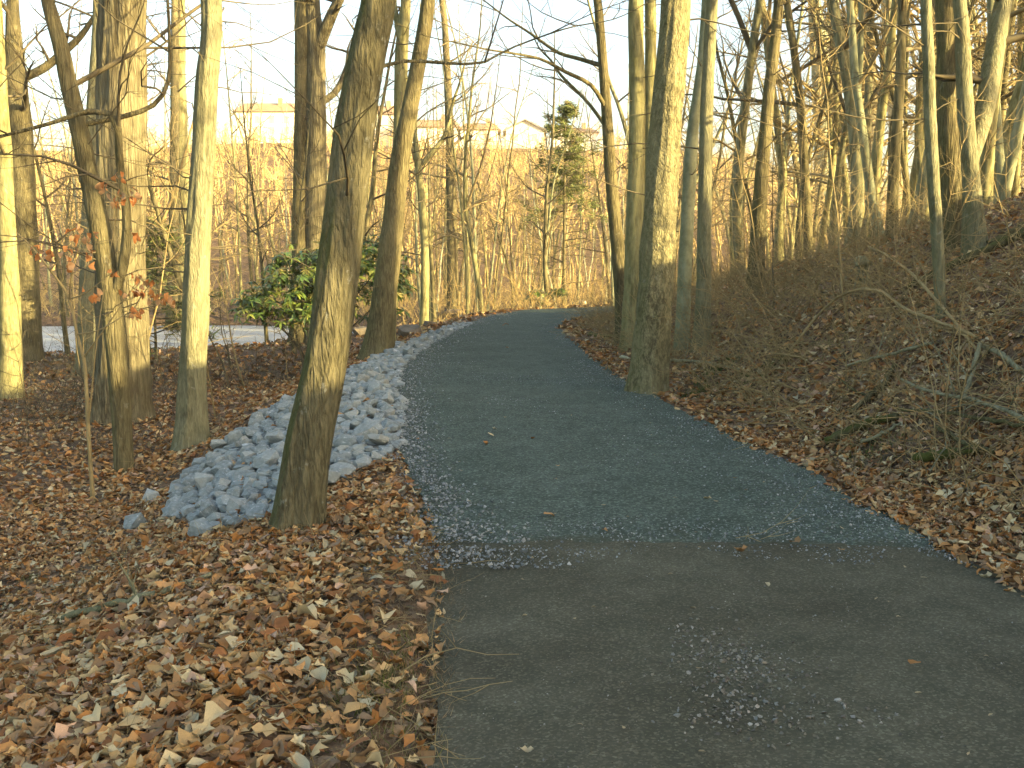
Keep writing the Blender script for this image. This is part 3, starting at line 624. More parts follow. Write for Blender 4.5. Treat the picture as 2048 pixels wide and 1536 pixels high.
# ------------------------------------------------------------------ riprap bank
def hull(rng, npts, sq=(1, .8, .6)):
    bm = bmesh.new(); v = nrm(rng.normal(0, 1, (npts, 3))); v = np.sign(v)*np.abs(v)**.75*rng.uniform(.82, 1.1, (npts, 1))*np.array(sq)*.5
    for p in v: bm.verts.new(p)
    bmesh.ops.convex_hull(bm, input=bm.verts)
    for w in [w for w in bm.verts if not w.link_faces]: bm.verts.remove(w)
    bm.verts.index_update(); V = np.array([w.co[:] for w in bm.verts]); Fc = np.array([[w.index for w in f.verts] for f in bm.faces if len(f.verts) == 3]); bm.free(); return V, Fc
rng = np.random.default_rng(500)
ROCKS = [hull(rng, rng.integers(20, 26), (1, rng.uniform(.65, .95), rng.uniform(.45, .8))) for _ in range(14)]
ROCKM = [mesh('stone', V, [Fc], M['stone'], False) for V, Fc in ROCKS]
RIP = [(800,775),(808,850),(800,905),(745,935),(690,962),(640,985),(560,1040),(480,1058),(400,1068),(330,1035),(345,985),(400,930),(455,890),(505,852),(560,812),(600,792),(650,772),(700,745),(755,718),(810,692),(865,668),(930,646),(945,650),(880,682),(826,716),(800,745)]
RP = np.array([ground_hit(*p)[:2] for p in RIP])
def inpoly(x, y, P):
    c = np.zeros(np.shape(x), bool); j = len(P)-1
    for i in range(len(P)):
        a, b = P[i], P[j]; c ^= ((a[1] > y) != (b[1] > y)) & (x < (b[0]-a[0])*(y-a[1])/(b[1]-a[1]+1e-12)+a[0]); j = i
    return c
c0 = RP.mean(0)
root = thing('riprap_bank', (c0[0], c0[1], h1(*c0)), 'bank of loose blue-grey limestone rocks on the left shoulder of the path', 'rock pile')
O = np.array(root.location)
bx = np.arange(RP[:, 0].min()-.2, RP[:, 0].max()+.2, .12); by = np.arange(RP[:, 1].min()-.2, RP[:, 1].max()+.2, .12)
BX, BY = np.meshgrid(bx, by); i = np.arange(BX.size).reshape(BX.shape); q = np.stack([i[:-1, :-1], i[:-1, 1:], i[1:, 1:], i[1:, :-1]], -1).reshape(-1, 4)
q = q[inpoly(BX.ravel()[q].mean(1), BY.ravel()[q].mean(1), c0+(RP-c0)*.97)]
obj('bed', mesh('bed', np.stack([BX, BY, H(BX, BY)+.02], -1)-O, [q], M['bed']), root)
pts = []
for _ in range(30000):
    x = rng.uniform(RP[:, 0].min(), RP[:, 0].max()); y = rng.uniform(RP[:, 1].min(), RP[:, 1].max())
    if not inpoly(np.array(x), np.array(y), RP): continue
    s = float(np.clip(rng.lognormal(math.log(.14), .34), .08, .22)) if y < 13 else float(np.clip(rng.lognormal(math.log(.13), .32), .075, .2))
    if all((x-a)**2+(y-b)**2 > (.40*(s+c))**2 for a, b, c in pts): pts.append((x, y, s))
pts.sort(key=lambda p: -p[2]/p[1])
fv = []; ff = []; nb = 0
for k, (x, y, s) in enumerate(pts):
    z = h1(x, y)+s*rng.uniform(.08, .42); rot = (rng.uniform(-.5, .5), rng.uniform(-.5, .5), rng.uniform(0, 6.28)); m = rng.integers(len(ROCKM))
    if k < 296: obj('stone', ROCKM[m], root, (x-O[0], y-O[1], z-O[2]), rot, (s*1.12,)*3)
    else:
        c, sn = math.cos(rot[2]), math.sin(rot[2]); V = ROCKS[m][0]*s*1.12; V = np.stack([V[:, 0]*c-V[:, 1]*sn, V[:, 0]*sn+V[:, 1]*c, V[:, 2]], -1)
        fv.append(V+np.array([x, y, z])-O); ff.append(ROCKS[m][1]+nb); nb += len(V)
for x, y in zip(rng.uniform(RP[:, 0].min(), RP[:, 0].max(), 700), rng.uniform(RP[:, 1].min(), RP[:, 1].max(), 700)):
    if not inpoly(np.array(x), np.array(y), RP): continue
    s = rng.uniform(.05, .12); m = rng.integers(len(ROCKS)); V = ROCKS[m][0]*s*1.3; fv.append(V+np.array([x, y, h1(x, y)+s*.3])-O); ff.append(ROCKS[m][1]+nb); nb += len(V)
if fv: tag(obj('stone_fill', mesh('stone_fill', np.concatenate(fv), [np.concatenate(ff)], M['stone'], False), root), kind='stuff')
for px, py, s, lab in [(274,1058,.20,'small grey rock lying alone on leaves, farthest left of the rock pile'), (302,1003,.17,'flat grey rock half buried in leaves left of the rock pile'), (408,1078,.2,'grey rock fallen forward below the rock pile')]:
    p = ground_hit(px, py); o = obj('rock', ROCKM[int(px) % 14], None, (p[0], p[1], p[2]+s*.25), (.3, .2, px), (s*1.2,)*3); tag(o, lab, 'rock')
for px, py, s, sq, lab in [(902,634,1.0,(1.2,.8,.5),'tan boulder at the left path edge below the lone crest trunk'), (822,672,.75,(1.2,.7,.5),'dark brown boulder left of the path beyond the rock pile'), (1085,610,1.0,(1.5,.7,.5),'grey boulder at the far edge of the bend'), (1160,612,.8,(1.3,.7,.6),'rounded grey boulder right of the small green shrub'), (730,672,.8,(1,.8,.5),'dark rock beside the dark leaning trunk'),(862,655,.5,(1.4,.7,.5),'small brown boulder on the gravel shoulder before the tan boulder')]:
    p = ground_hit(px, py); V, Fc = hull(rng, 22, sq); tag(obj('boulder', mesh('boulder', V*s, [Fc], M['rock'] if 'grey b' not in lab and 'rounded' not in lab else M['stone'], False), None, (p[0], p[1], p[2]+s*.12), (.1, .1, px)), lab, 'boulder')

# ------------------------------------------------------------------ instanced little things joined as stuff
def scatter(name, templ, P, rotz, Nrm, scale, cols, mat, kind='stuff', tiltrng=None, smooth=True, parent=None):
    """templ: list of (V,F). P (n,3)."""
    VV = []; FF = []; CC = []; base = 0; n = len(P); which = RNG.integers(len(templ), size=n)
    z = nrm(Nrm); a = np.stack([np.cos(rotz), np.sin(rotz), 0*rotz], -1); x = nrm(a-z*(a*z).sum(-1, keepdims=True)); y = np.cross(z, x)
    for k, (V, Fc) in enumerate(templ):
        w = which == k; m = int(w.sum())
        if not m: continue
        s = scale[w] if scale.ndim == 2 else np.repeat(scale[w][:, None], 3, 1)
        L = V[None]*s[:, None]
        G = P[w][:, None] + L[..., 0:1]*x[w][:, None] + L[..., 1:2]*y[w][:, None] + L[..., 2:3]*z[w][:, None]
        VV.append(G.reshape(-1, 3)); CC.append(np.repeat(cols[w], len(V), 0)); FF.append((Fc[None]+(np.arange(m)*len(V))[:, None, None]+base).reshape(-1, Fc.shape[1])); base += m*len(V)
    return tag(obj(name, mesh(name, np.concatenate(VV), FF, mat, smooth, np.concatenate(CC)), parent), kind=kind)
def leaf_t(rng, stations, lobes):
    s = np.linspace(0, 1, stations); w = rng.uniform(.18, .38)*np.sin(np.pi*np.clip(s*.93+.04, 0, 1))**.8
    if lobes: w = w*np.where(np.arange(stations) % 2 == 1, 1.25, .6)
    w[0] = .02; w[-1] = .03
    curl = rng.uniform(-.7, 1.3); fold = rng.uniform(-.5, 1.1); tw = rng.uniform(-1.3, 1.3); x = s-.5
    V = []
    for si, xi, wi in zip(s, x, w):
        for sd in (-1, 0, 1):
            yy = sd*wi*rng.uniform(.85, 1.15); V.append((xi+(.05*abs(sd) if lobes else 0), yy+.08*math.sin(si*4), curl*(xi*xi)+fold*abs(yy)*1.1+tw*xi*yy+rng.normal(0, .04)))
    V = np.array(V); V[:, 2] -= V[:, 2].min(); i = np.arange(stations*3).reshape(stations, 3)
    Fc = np.concatenate([np.stack([i[:-1, c], i[1:, c], i[1:, c+1], i[:-1, c+1]], -1) for c in (0, 1)]); return V, Fc
rng = np.random.default_rng(600)
L_NEAR = [leaf_t(rng, 6, True) for _ in range(14)]+[leaf_t(rng, 4, False) for _ in range(18)]; L_MID = [leaf_t(rng, 4, False) for _ in range(8)]
PAL = np.array([(.31,.145,.042),(.37,.205,.075),(.42,.295,.135),(.46,.37,.20),(.25,.155,.07),(.21,.095,.035),(.37,.32,.195),(.20,.135,.075),(.42,.28,.18),(.38,.215,.085)])*1.28
PW_ = np.array([.12,.15,.13,.07,.15,.10,.08,.13,.05,.07]); PW_ = PW_/PW_.sum()
def leafcols(n, rng):
    return np.clip(PAL[rng.choice(len(PAL), n, p=PW_)]*rng.uniform(.7, 1.25, (n, 1)), 0, 1)
def litter_points(n, x0, x1, y0, y1, rng, persp=True, dens=None, path_keep=.0008, rip_keep=.05):
    y = rng.uniform(y0, y1, n); x = rng.uniform(x0, x1, n)*(y if persp else 1)
    m = (xl(y)+.03 < x) & (x < xr(y)+.0); keep = (~m) | (rng.random(n) < path_keep)
    keep &= (~inpoly(x, y, RP)) | (rng.random(n) < rip_keep); keep &= pond_d(x, y) > .8
    e = np.maximum(xl(y)-x, x-xr(y)); keep &= m | (rng.random(n) < np.clip(.45+e*2.5, 0, 1))
    # dirt shows at the near left path edge
    ne = (y < 5.6) & (x < xl(y)) & (xl(y)-x < .75); keep &= (~ne) | (rng.random(n) < .18+.9*np.clip((xl(y)-x)/.75, 0, 1)**2)
    if dens is not None: keep &= rng.random(n) < dens(x, y)
    return x[keep], y[keep], m[keep]
def lay(name, templ, n, box, size, rng, tilt, lift, dens=None, persp=True):
    x, y, onp = litter_points(n, *box, rng, persp, dens); k = len(x)
    z = np.where(onp, path_z(x, y)+.004, H(x, y))+rng.uniform(0, lift, k)*(~onp)
    Nn = normal_at(x, y)+rng.normal(0, tilt, (k, 3))*np.where(onp, .3, 1)[:, None]; Nn[:, 2] = np.abs(Nn[:, 2])+.1
    return scatter(name, templ, np.stack([x, y, z], -1), rng.uniform(0, 6.28, k), Nn, size[0]+(size[1]-size[0])*rng.random(k)**1.6, leafcols(k, rng), M['leaf'])
patch = lambda x, y: np.clip(.5+1.6*(fbm(x*.9, y*.9, 71)-.28), .3, 1)
rightd = lambda x, y: np.where(x > xr(y), np.clip(1.15-.16*(x-xr(y)), .35, 1), 1)*patch(x, y)
litter = lay('leaf_litter', L_NEAR, 96000, (-.75, .75, 2.2, 9.5), (.03, .095), rng, .42, .035, rightd)
tag(litter, 'thick carpet of curled brown oak leaves close to the camera', 'leaf litter')
l2 = lay('leaf_litter', L_MID, 43000, (-.62, .62, 9.5, 20), (.05, .115), rng, .45, .04, rightd); tag(l2, 'brown leaf carpet between the trunks in the middle distance', 'leaf litter')
L_FAR = [leaf_t(rng, 3, False) for _ in range(6)]
l3 = lay('leaf_litter', L_FAR, 22000, (-.6, .55, 20, 42), (.1, .2), rng, .4, .05, patch); tag(l3, 'brown leaf carpet far back by the pond and bend', 'leaf litter')
# the largest leaves one can pick apart, each its own piece of the floor
LM = []
for k in range(40):
    V, Fc = L_NEAR[k % len(L_NEAR)]; LM.append(mesh('fallen_leaf', V, [Fc], M['leaf'], True, np.broadcast_to(np.clip(PAL[rng.choice(len(PAL), p=PW_)]*rng.uniform(.85, 1.3), 0, 1), (len(V), 3))))
x, y, onp = litter_points(1400, -.55, .6, 2.7, 5.6, rng, True, None, 0); x, y = x[:286], y[:286]; nn = normal_at(x, y); zz = H(x, y)+.03
for a, b, c, n3 in zip(x, y, zz, nn):
    q = Vector(n3+rng.normal(0, .3, 3)*np.array([1, 1, .2])).to_track_quat('Z', 'Y').to_euler(); s = rng.uniform(.075, .125)
    obj('fallen_leaf', LM[rng.integers(40)], ground, (a, b, c), (q.x, q.y, rng.uniform(0, 6.28)), (s, s, s))

# gravel: loose pale stones at the path edge and in patches
PEB = [hull(rng, 8, (1, .8, .55)) for _ in range(8)]
def gravel(n, fx, size, colr, name, label):
    x, y = fx(n)
    if BL is colr:
        kp = y > SEAM_Y-.12+.7*(fbm(x*2.3, x*0+5, 141)-.5)+rng.random(len(x))**2*.5; x, y = x[kp], y[kp]
    k = len(x); s = rng.uniform(*size, k)*rng.uniform(.6, 1.2, k)
    on = (x > xl(y)) & (x < xr(y)); z = np.where(on, np.where(y > SEAM_Y+.2, path_z(x, y), path_z(x, y)-.016), H(x, y)+.015)+s*.12
    c = np.array(colr)[rng.integers(len(colr), size=k)]*rng.uniform(.7, 1.25, (k, 1))
    return tag(scatter(name, PEB, np.stack([x, y, z], -1), rng.uniform(0, 6.28, k), np.array([0, 0, 1.])+rng.normal(0, .3, (k, 3)), s, c, M['pebble'], smooth=False), label, 'gravel')
BL = [(.21,.235,.235),(.27,.29,.285),(.17,.19,.19),(.35,.36,.34),(.13,.15,.15)]; TN = [(.20,.185,.14),(.15,.14,.11),(.30,.29,.25),(.19,.20,.18),(.12,.11,.09)]
def edge_left(n):
    y = 5.0+.12*rng.normal(0, 1, n).clip(-1.5, 1)*(rng.random(n) < .4)+rng.random(n)**1.5*25; d = rng.normal(0, 1, n); wd = np.interp(y, [5.2, 5.8, 7, 8.5, 12, 20], [.26, .2, .10, .12, .2, .35]); x = xl(y)+.10+wd*d
    k = rng.random(n) < np.interp(y, [5.2, 7, 12, 30], [1, .8, .8, .8]); return x[k], y[k]
gravel(9000, edge_left, (.014, .034), BL, 'gravel', 'loose pale gravel along the left edge of the path')
def edge_right(n):
    y = 5.05+rng.random(n)**1.4*20; x = xr(y)-np.abs(rng.normal(.1, .28, n))+.05; k = rng.random(n) < np.clip(2.2*(fbm(x*2, y*1.4, 81)-.28), 0, 1); return x[k], y[k]
gravel(6000, edge_right, (.009, .022), BL, 'gravel', 'thin scatter of pale gravel along the right edge of the path')
def mid(n):
    y = 5.05+rng.random(n)**1.7*11; x = xl(y)+rng.random(n)*(xr(y)-xl(y)); k = rng.random(n) < np.clip(5*(fbm(x*1.1, y*.9, 91)-.52), .02, 1); return x[k], y[k]
gravel(15000, mid, (.008, .021), BL, 'gravel', 'patches of small pale chips on the middle of the grey path')
def patchd(n):
    c = [on_z(*p) for p in [(1400,1270),(1440,1300),(1480,1310),(1510,1340),(1450,1390),(1470,1420),(1440,1345),(1600,1420),(1700,1440),(1500,1440),(1560,1350)]]; w = np.array([.8,1,1.3,1,1,1,.8,.6,.5,.8,.5]); i = rng.choice(len(c), n, p=w/w.sum()); c = np.array(c)[i]
    return c[:, 0]+rng.normal(0, .11, n), c[:, 1]+rng.normal(0, .09, n)
gravel(1000, patchd, (.005, .024), TN, 'gravel', 'patch of exposed stones in the brown dirt in the foreground')
def dirtall(n):
    y = rng.uniform(2.4, 5.5, n); x = xl(y)+rng.random(n)*(xr(y)-xl(y)); k = rng.random(n) < np.clip(3*(fbm(x*1.5, y*1.5, 95)-.42), .03, 1); return x[k], y[k]
gravel(4200, dirtall, (.004, .012), TN+[(.10,.09,.07)]*3, 'gravel', 'fine grit strewn over the brown dirt path')
# seed husks and bits on the path
def husk(n):
    y = rng.uniform(2.7, 11, n); x = xl(y)+.1+rng.random(n)*(xr(y)-xl(y)-.2); return x, y
x, y = husk(70); k = len(x); z = np.where(y > SEAM_Y+.2, path_z(x, y), .008)+.004
scl = np.stack([rng.uniform(.014, .04, k), rng.uniform(.012, .025, k), rng.uniform(.01, .02, k)], -1)
tag(scatter('leaf_scraps', L_MID, np.stack([x, y, z], -1), rng.normal(0, .6, k), np.array([0, 0, 1.])+rng.normal(0, .1, (k, 3)), scl, np.array([(.36,.29,.16)])*rng.uniform(.6, 1.2, (k, 1)), M['leaf']), 'pale seed husks and leaf scraps strewn on the path', 'leaf scraps')

# dry grass, moss blades and twigs at the near left edge and on the right verge
BLADE = []
for _ in range(6):
    c = rng.uniform(.15, .8); s = np.linspace(0, 1, 4); V = np.array([(c*t*t+.0, sgn*.03*(1-t), t*(1-.35*c*t)) for t in s for sgn in (-1, 1)]); i = np.arange(8).reshape(4, 2); BLADE.append((V, np.stack([i[:-1, 0], i[:-1, 1], i[1:, 1], i[1:, 0]], -1)))
def blades(name, x, y, hgt, cols, label, lean=.5):
    k = len(x); c = np.array(cols)[rng.integers(len(cols), size=k)]*rng.uniform(.7, 1.3, (k, 1))
    return tag(scatter(name, BLADE, np.stack([x, y, H(x, y)], -1), rng.uniform(0, 6.28, k), np.array([0, 0, 1.])+rng.normal(0, lean, (k, 3))*np.array([1, 1, .2]), rng.uniform(*hgt, k), c, M['grass']), label, 'grass')
def clump(px, py, n, r):
    p = ground_hit(px, py); return p[0]+rng.normal(0, r, n), p[1]+rng.normal(0, r, n)
cs = [clump(px, py, n, r) for px, py, n, r in [(780,1340,260,.10),(740,1390,200,.1),(800,1290,150,.08),(790,1480,200,.12),(835,1060,130,.1),(740,1000,80,.08),(840,1040,120,.08),(700,1430,120,.1),(30,1210,260,.25),(60,1165,80,.06),(110,1250,100,.1),(760,1130,80,.1)]]
blades('grass', np.concatenate([c[0] for c in cs]), np.concatenate([c[1] for c in cs]), (.03, .09), [(.13,.15,.035),(.10,.12,.03),(.2,.17,.07),(.26,.21,.1)], 'tufts of mossy green grass at the left edge of the dirt', .5)
y = rng.uniform(2.5, 5.6, 2600); x = xl(y)-np.abs(rng.normal(.10, .2, 2600))+.10
blades('dry_grass', x, y, (.03, .085), [(.27,.20,.11),(.2,.15,.08),(.32,.26,.15),(.15,.11,.06)], 'dry straw-coloured grass fringing the brown dirt path', .8)
y = rng.uniform(4.5, 10, 1500); x = xr(y)+.25+np.abs(rng.normal(0, .8, 1500)); k = fbm(x*1.3, y*1.3, 99) > .48
blades('grass', x[k], y[k], (.04, .12), [(.12,.13,.04),(.2,.16,.07),(.25,.2,.1)], 'thin green grass among the leaves on the right verge', .6)
cs = [clump(px, py, n, r) for px, py, n, r in [(1440,735,500,.16),(1395,788,260,.12),(1560,730,200,.15),(1745,905,200,.15),(1500,760,160,.15),(1700,660,160,.2)]]
blades('moss', np.concatenate([c[0] for c in cs]), np.concatenate([c[1] for c in cs]), (.05, .13), [(.075,.13,.02),(.10,.15,.025),(.06,.09,.02)], 'bright green moss clumps at the foot of the right bank', .8)

def tangle(name, n, fx, L, r, mat, label, up=(.1, .9), npt=5, wob=.22):
    T = Tubes(); x, y = fx(n); z = H(x, y)
    for a, b, c in zip(x, y, z):
        az = rng.uniform(0, 6.28); d = nrm(np.array([math.cos(az), math.sin(az), rng.uniform(*up)])); l = rng.uniform(*L); rr = rng.uniform(*r)
        P = poly(rng, np.array([a, b, c+.01]), d, l, npt, wob, -.04); T.add(P, np.linspace(rr, rr*.35, npt), 3)
        for j in range(1, npt-1):
            if rng.random() < .6:
                e = nrm(P[j+1]-P[j]+rng.normal(0, .6, 3)); T.add(poly(rng, P[j], e, l*rng.uniform(.25, .5), 4, wob), np.linspace(rr*.55, rr*.2, 4), 3)
    return tag(obj(name, T.mesh(name, mat)), label, 'brush', kind='stuff')
def f_right(n):
    y = 5.5+rng.random(n)**.9*20; x = xr(y)+.7+np.abs(rng.normal(1.6, 1.9, n)); k = rng.random(n) < np.clip(3*(fbm(x*.7, y*.5, 111)-.25), .05, 1); return x[k], y[k]
tangle('brush', 5000, f_right, (.4, 1.5), (.003, .007), M['twig_pale'], 'tangle of thin bare twigs covering the right bank', (.0, 1.1))
def f_left(n):
    y = rng.uniform(12, 27, n); x = xl(y)-2.4-rng.random(n)*(y*.55-2); k = rng.random(n) < np.clip(3*(fbm(x*.4, y*.3, 113)-.35), .03, 1); return x[k], y[k]
tangle('brush', 2000, f_left, (.3, .95), (.003, .006), M['twig'], 'low grey-brown brush among the left trunks before the pond', (.8, 3.0))
def f_far(n):
    y = rng.uniform(33, 62, n); x = rng.uniform(-.5, .34, n)*y; k = ((y > 39) | (x < xl(y)-.8) | (x > xr(y)+.8)) & (pond_d(x, y) > .5); return x[k], y[k]
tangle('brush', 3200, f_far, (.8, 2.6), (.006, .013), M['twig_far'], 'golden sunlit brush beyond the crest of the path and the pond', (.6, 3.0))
def f_edge(n):
    y = rng.uniform(2.5, 6.2, n); x = xl(y)-np.abs(rng.normal(.1, .25, n))+.05; return x, y
tangle('twigs', 130, f_edge, (.12, .5), (.0015, .0035), M['twig_pale'], 'fine dry twigs lying along the left edge of the dirt', (-.1, .35), 5, .15)

def f_lit(n):
    y = rng.uniform(2.6, 12, n); x = xl(y)-.15-rng.random(n)*(y*.5); k = ~inpoly(x, y, RP); return x[k], y[k]
tw = tangle('twigs', 420, f_lit, (.1, .55), (.0015, .004), M['twig_pale'], 'small broken twigs strewn through the leaves left of the path', (-.05, .25), 5, .15)
# ------------------------------------------------------------------ fallen branches and logs
def stick(name, label, pts, mat, lift=.03, seed=1, side=0, cat='branch', sides=7):
    rg = np.random.default_rng(seed); P = []; R = []
    for p in pts:
        px, py, w = p[:3]; g = ground_hit(px, py); P.append(g); R.append(w*.4/F*np.linalg.norm(g-EYE))
    P = np.array(P); R = np.array(R); P[:, 2] += R*.7+lift*np.array([p[3] if len(p) > 3 else 1 for p in pts])
    if len(P) == 2: P = np.array([P[0], P.mean(0)+rg.normal(0, .02, 3), P[1]]); R = np.array([R[0], R.mean(), R[1]])
    Q, S = resample(P, R, 16); Q[1:-1] += rg.normal(0, .006, (14, 3)); S = S*rg.uniform(.88, 1.12, 16)
    Q = np.r_[Q[:1], Q, Q[-1:]]; S = np.r_[.0005, S, .0005]; Q[0] -= (Q[2]-Q[1])*.02; Q[-1] += (Q[-2]-Q[-3])*.02
    root = thing(name, Q[0].copy(), label, cat); T = Tubes(); T.add(Q, S, sides); obj('wood', T.mesh('wood', mat, Q[0]), root)
    if side:
        for _ in range(side):
            T = Tubes(); j = rg.integers(4, 15); d = nrm(Q[j+1]-Q[j]+rg.normal(0, .6, 3)+np.array([0, 0, .35])); sprout(rg, T, Q[j], d, rg.uniform(.25, .8), S[j]*.5, 1, 2, (4, 3))
            obj('side_twig', T.mesh('side_twig', mat, Q[0]), root)
    return root
stick('fallen_branch', 'long pale grey branch slanting down to the right edge of the bank', [(1800,798,6),(1850,822,8),(1950,847,10),(2060,896,12)], M['dead'], .16, 1, 5)
stick('fallen_branch', 'short whitish bare stick at the foot of the right bank', [(1722,902,10),(1800,862,7)], M['dead'], .05, 2)
stick('log', 'dark mossy log lying against the foot of the right bank', [(1650,898,18),(1720,868,20),(1796,848,18)], M['mossy'], .04, 3, 0, 'log', 10)
stick('log', 'thick green mossy log lying among leaves near the right edge', [(1830,932,22),(1900,924,27),(1962,915,22)], M['mossy'], .03, 4, 0, 'log', 12)
stick('fallen_branch', 'thin straight stick propped across the middle of the right bank', [(1690,764,7),(1780,740,8),(1862,722,8)], M['dead'], .14, 5, 3)
stick('fallen_branch', 'pale stick leaning upright above the grey branch on the bank', [(1925,835,9),(1945,775,11),(1958,722,11)], M['dead'], .12, 6, 2)
stick('log', 'pale barked broken log near the right edge of the bank', [(1968,708,11),(2005,728,12),(2044,762,12)], M['dead'], .05, 7, 0, 'log', 10)
stick('fallen_branch', 'brown arched branch running right from the dark mossy log', [(1795,850,9),(1880,858,9),(1960,876,10),(2060,892,11)], M['brown'], .12, 8, 4)
stick('fallen_branch', 'long thin bent branch arching over the upper right bank', [(1560,745,5,1),(1650,680,6,4),(1730,668,7,5),(1820,705,8,4),(1950,722,9,2)], M['twig_pale'], .09, 9, 7)
stick('fallen_branch', 'slender branch sloping down from the pale root stub on the bank', [(1735,545,6,4),(1800,590,7,4),(1880,670,7,3),(1960,730,7,1)], M['twig_pale'], .08, 10, 6)
stick('fallen_branch', 'forked pale branch beside the foot of the biggest right trunk', [(1338,732,8),(1400,735,8),(1440,742,7),(1478,752,6)], M['dead'], .06, 11, 5)
stick('log', 'dark mossy log lying high on the right bank', [(1815,590,14),(1930,535,18),(2060,478,20)], M['mossy'], .06, 12, 0, 'log', 10)
stick('log', 'short brown log above the high mossy log at the right edge', [(1975,500,12),(2060,455,14)], M['brown'], .05, 13, 0, 'log', 10)
stick('log', 'dark rotten log left of the trunk pair by the path', [(1178,676,10),(1240,679,10)], M['mossy'], .05, 14, 0, 'log', 8)
stick('fallen_branch', 'decaying grey branch half buried in the foreground leaves', [(128,1252,16),(200,1232,15),(290,1208,15),(370,1182,14),(470,1150,9)], M['grey'], .03, 15, 2)
stick('fallen_branch', 'tiny white stick lying left of the biggest right trunk', [(1240,720,7),(1258,724,7)], M['birch'], .03, 16)
stick('fallen_branch', 'curved dark limb reaching down the bank under the thin stick', [(1700,840,12),(1760,790,16),(1790,745,14)], M['brown'], .05, 17, 2)
stick('fallen_branch', 'low brown stick between the mossy log and the grey branch', [(1870,870,10),(1930,905,13),(1990,925,10)], M['brown'], .05, 18, 2)
stick('fallen_branch', 'fine bowed branch trailing down beside the thick mossy log', [(1830,840,3),(1880,880,4),(1890,920,4),(1860,975,4)], M['dead'], .12, 19, 3)
for lab, pts, s in [('straight brown twig lying on the middle of the grey path', [(1040,966,3),(1072,967,3.5),(1104,971,3)], 21), ('small forked pale twig on the grey path near the dirt', [(1388,1080,3),(1420,1090,3.5),(1482,1090,2.5)], 22), ('short tan twig where the grey path meets the dirt', [(1482,1117,3.5),(1516,1113,4)], 23), ('thin curved twig at the gravel edge above the left leaves', [(785,917,3.5),(820,916,3.5),(856,918,2.5)], 24)]:
    stick('twig', lab, pts, M['twig_pale'], .006, s, 2 if 'forked' in lab else 0, 'twig', 5)
# pale root stub on the bank
p = ground_hit(1722, 600); rg = np.random.default_rng(77); T = Tubes(); root = thing('root_stub', p, 'pale uprooted root stub with hanging strands, mid right bank', 'stump')
top = p+np.array([0, 0, .42])
for _ in range(9):
    P = poly(rg, top+rg.normal(0, .03, 3), nrm(np.array([rg.normal(0, .35), rg.normal(0, .35), -1])), rg.uniform(.35, .6), 7, .12); T.add(P, np.linspace(.012, .004, 7), 4)
obj('roots', T.mesh('roots', M['dead'], p), root)
V, Fc = hull(rg, 18, (.22, .16, .16)); obj('stub', mesh('stub', V+np.array([0, 0, .44]), [Fc], M['dead'], False), root)

# ------------------------------------------------------------------ evergreens
def lance(n=4, w=.16, droop=.35):
    s = np.linspace(0, 1, n); V = []
    for t in s:
        ww = w*math.sin(math.pi*min(max(t*.9+.06, 0), 1))
        for sgn in (-1, 0, 1): V.append((t, sgn*ww, -droop*t*t+abs(sgn)*ww*.35))
    i = np.arange(n*3).reshape(n, 3); return np.array(V), np.concatenate([np.stack([i[:-1, c], i[1:, c], i[1:, c+1], i[:-1, c+1]], -1) for c in (0, 1)])
LANCE = [lance(4, .15, d) for d in (.1, .35, .6)]
def rhodo(name, label, cx, y, ctrs, nw, leaf, seed, stems):
    rg = np.random.default_rng(seed); g = h1(cx, y); root = thing(name, (cx, y, g), label, 'shrub'); O = np.array([cx, y, g]); T = Tubes(); tips = []
    for c, r, w in ctrs:
        for _ in range(int(nw*w)):
            v = nrm(rg.normal(0, 1, 3)); v[2] = abs(v[2])*.9-.25 if rg.random() < .7 else v[2]; tips.append((np.array(c)+v*np.array(r)*rg.uniform(.55, 1.05), v))
    for k in range(stems):
        c, r, w = ctrs[k % len(ctrs)]; e = np.array(c)+rg.normal(0, .25, 3)*np.array(r); b = O+np.array([rg.normal(0, .25), rg.normal(0, .2), -.05])
        P, R = resample(np.array([b, b*.6+e*.4+rg.normal(0, .12, 3), e]), np.array([.03, .022, .01])*leaf/.17, 12); T.add(P, R, 6)
        for _ in range(7): sprout(rg, T, P[rg.integers(5, 12)], nrm(rg.normal(0, 1, 3)+np.array([0, 0, .3])), rg.uniform(.3, .8)*leaf/.17, .008, 1, 2, (4, 3))
    obj('stems', T.mesh('stems', M['twig'], O), root)
    A = []; Nn = []; S = []; rot = []; cc = []
    for p, v in tips:
        k = rg.integers(6, 10); a0 = rg.uniform(0, 6.28); base = rg.choice(5, p=[.3, .25, .2, .15, .1])
        for j in range(k):
            A.append(p); rot.append(a0+j*6.28/k+rg.normal(0, .2)); Nn.append(nrm(v*.45+np.array([0, 0, 1])+rg.normal(0, .3, 3))); S.append(leaf*rg.uniform(.75, 1.2)); cc.append(np.array([(.085,.15,.035),(.12,.19,.04),(.17,.23,.045),(.23,.26,.055),(.31,.28,.08)][base])*rg.uniform(.7, 1.25))
    o = scatter('foliage', LANCE, np.array(A)-O, np.array(rot), np.array(Nn), np.array(S), np.array(cc), M['green_leaf'], kind='stuff', parent=root)
    return root
Yr = 20.5
def rc(px, py, rx, rz, w, dy=0): p = on_y(px, py, Yr+dy); return (p, (rx*1.3, .9, rz*1.35), w)
rhodo('rhododendron', 'big evergreen rhododendron with glossy drooping leaves behind the leaning trunk', -4.1, Yr, [rc(560,600,.75,.5,1.1), rc(610,545,.7,.45,1.1), rc(510,625,.35,.25,.4), rc(690,580,.7,.6,1.0,.2), rc(760,540,.5,.5,.9,-.3), rc(790,580,.3,.4,.45,-.3), rc(740,500,.5,.25,.5), rc(660,510,.5,.25,.4), rc(620,625,.6,.3,.7)], 105, .165, 5, 11)
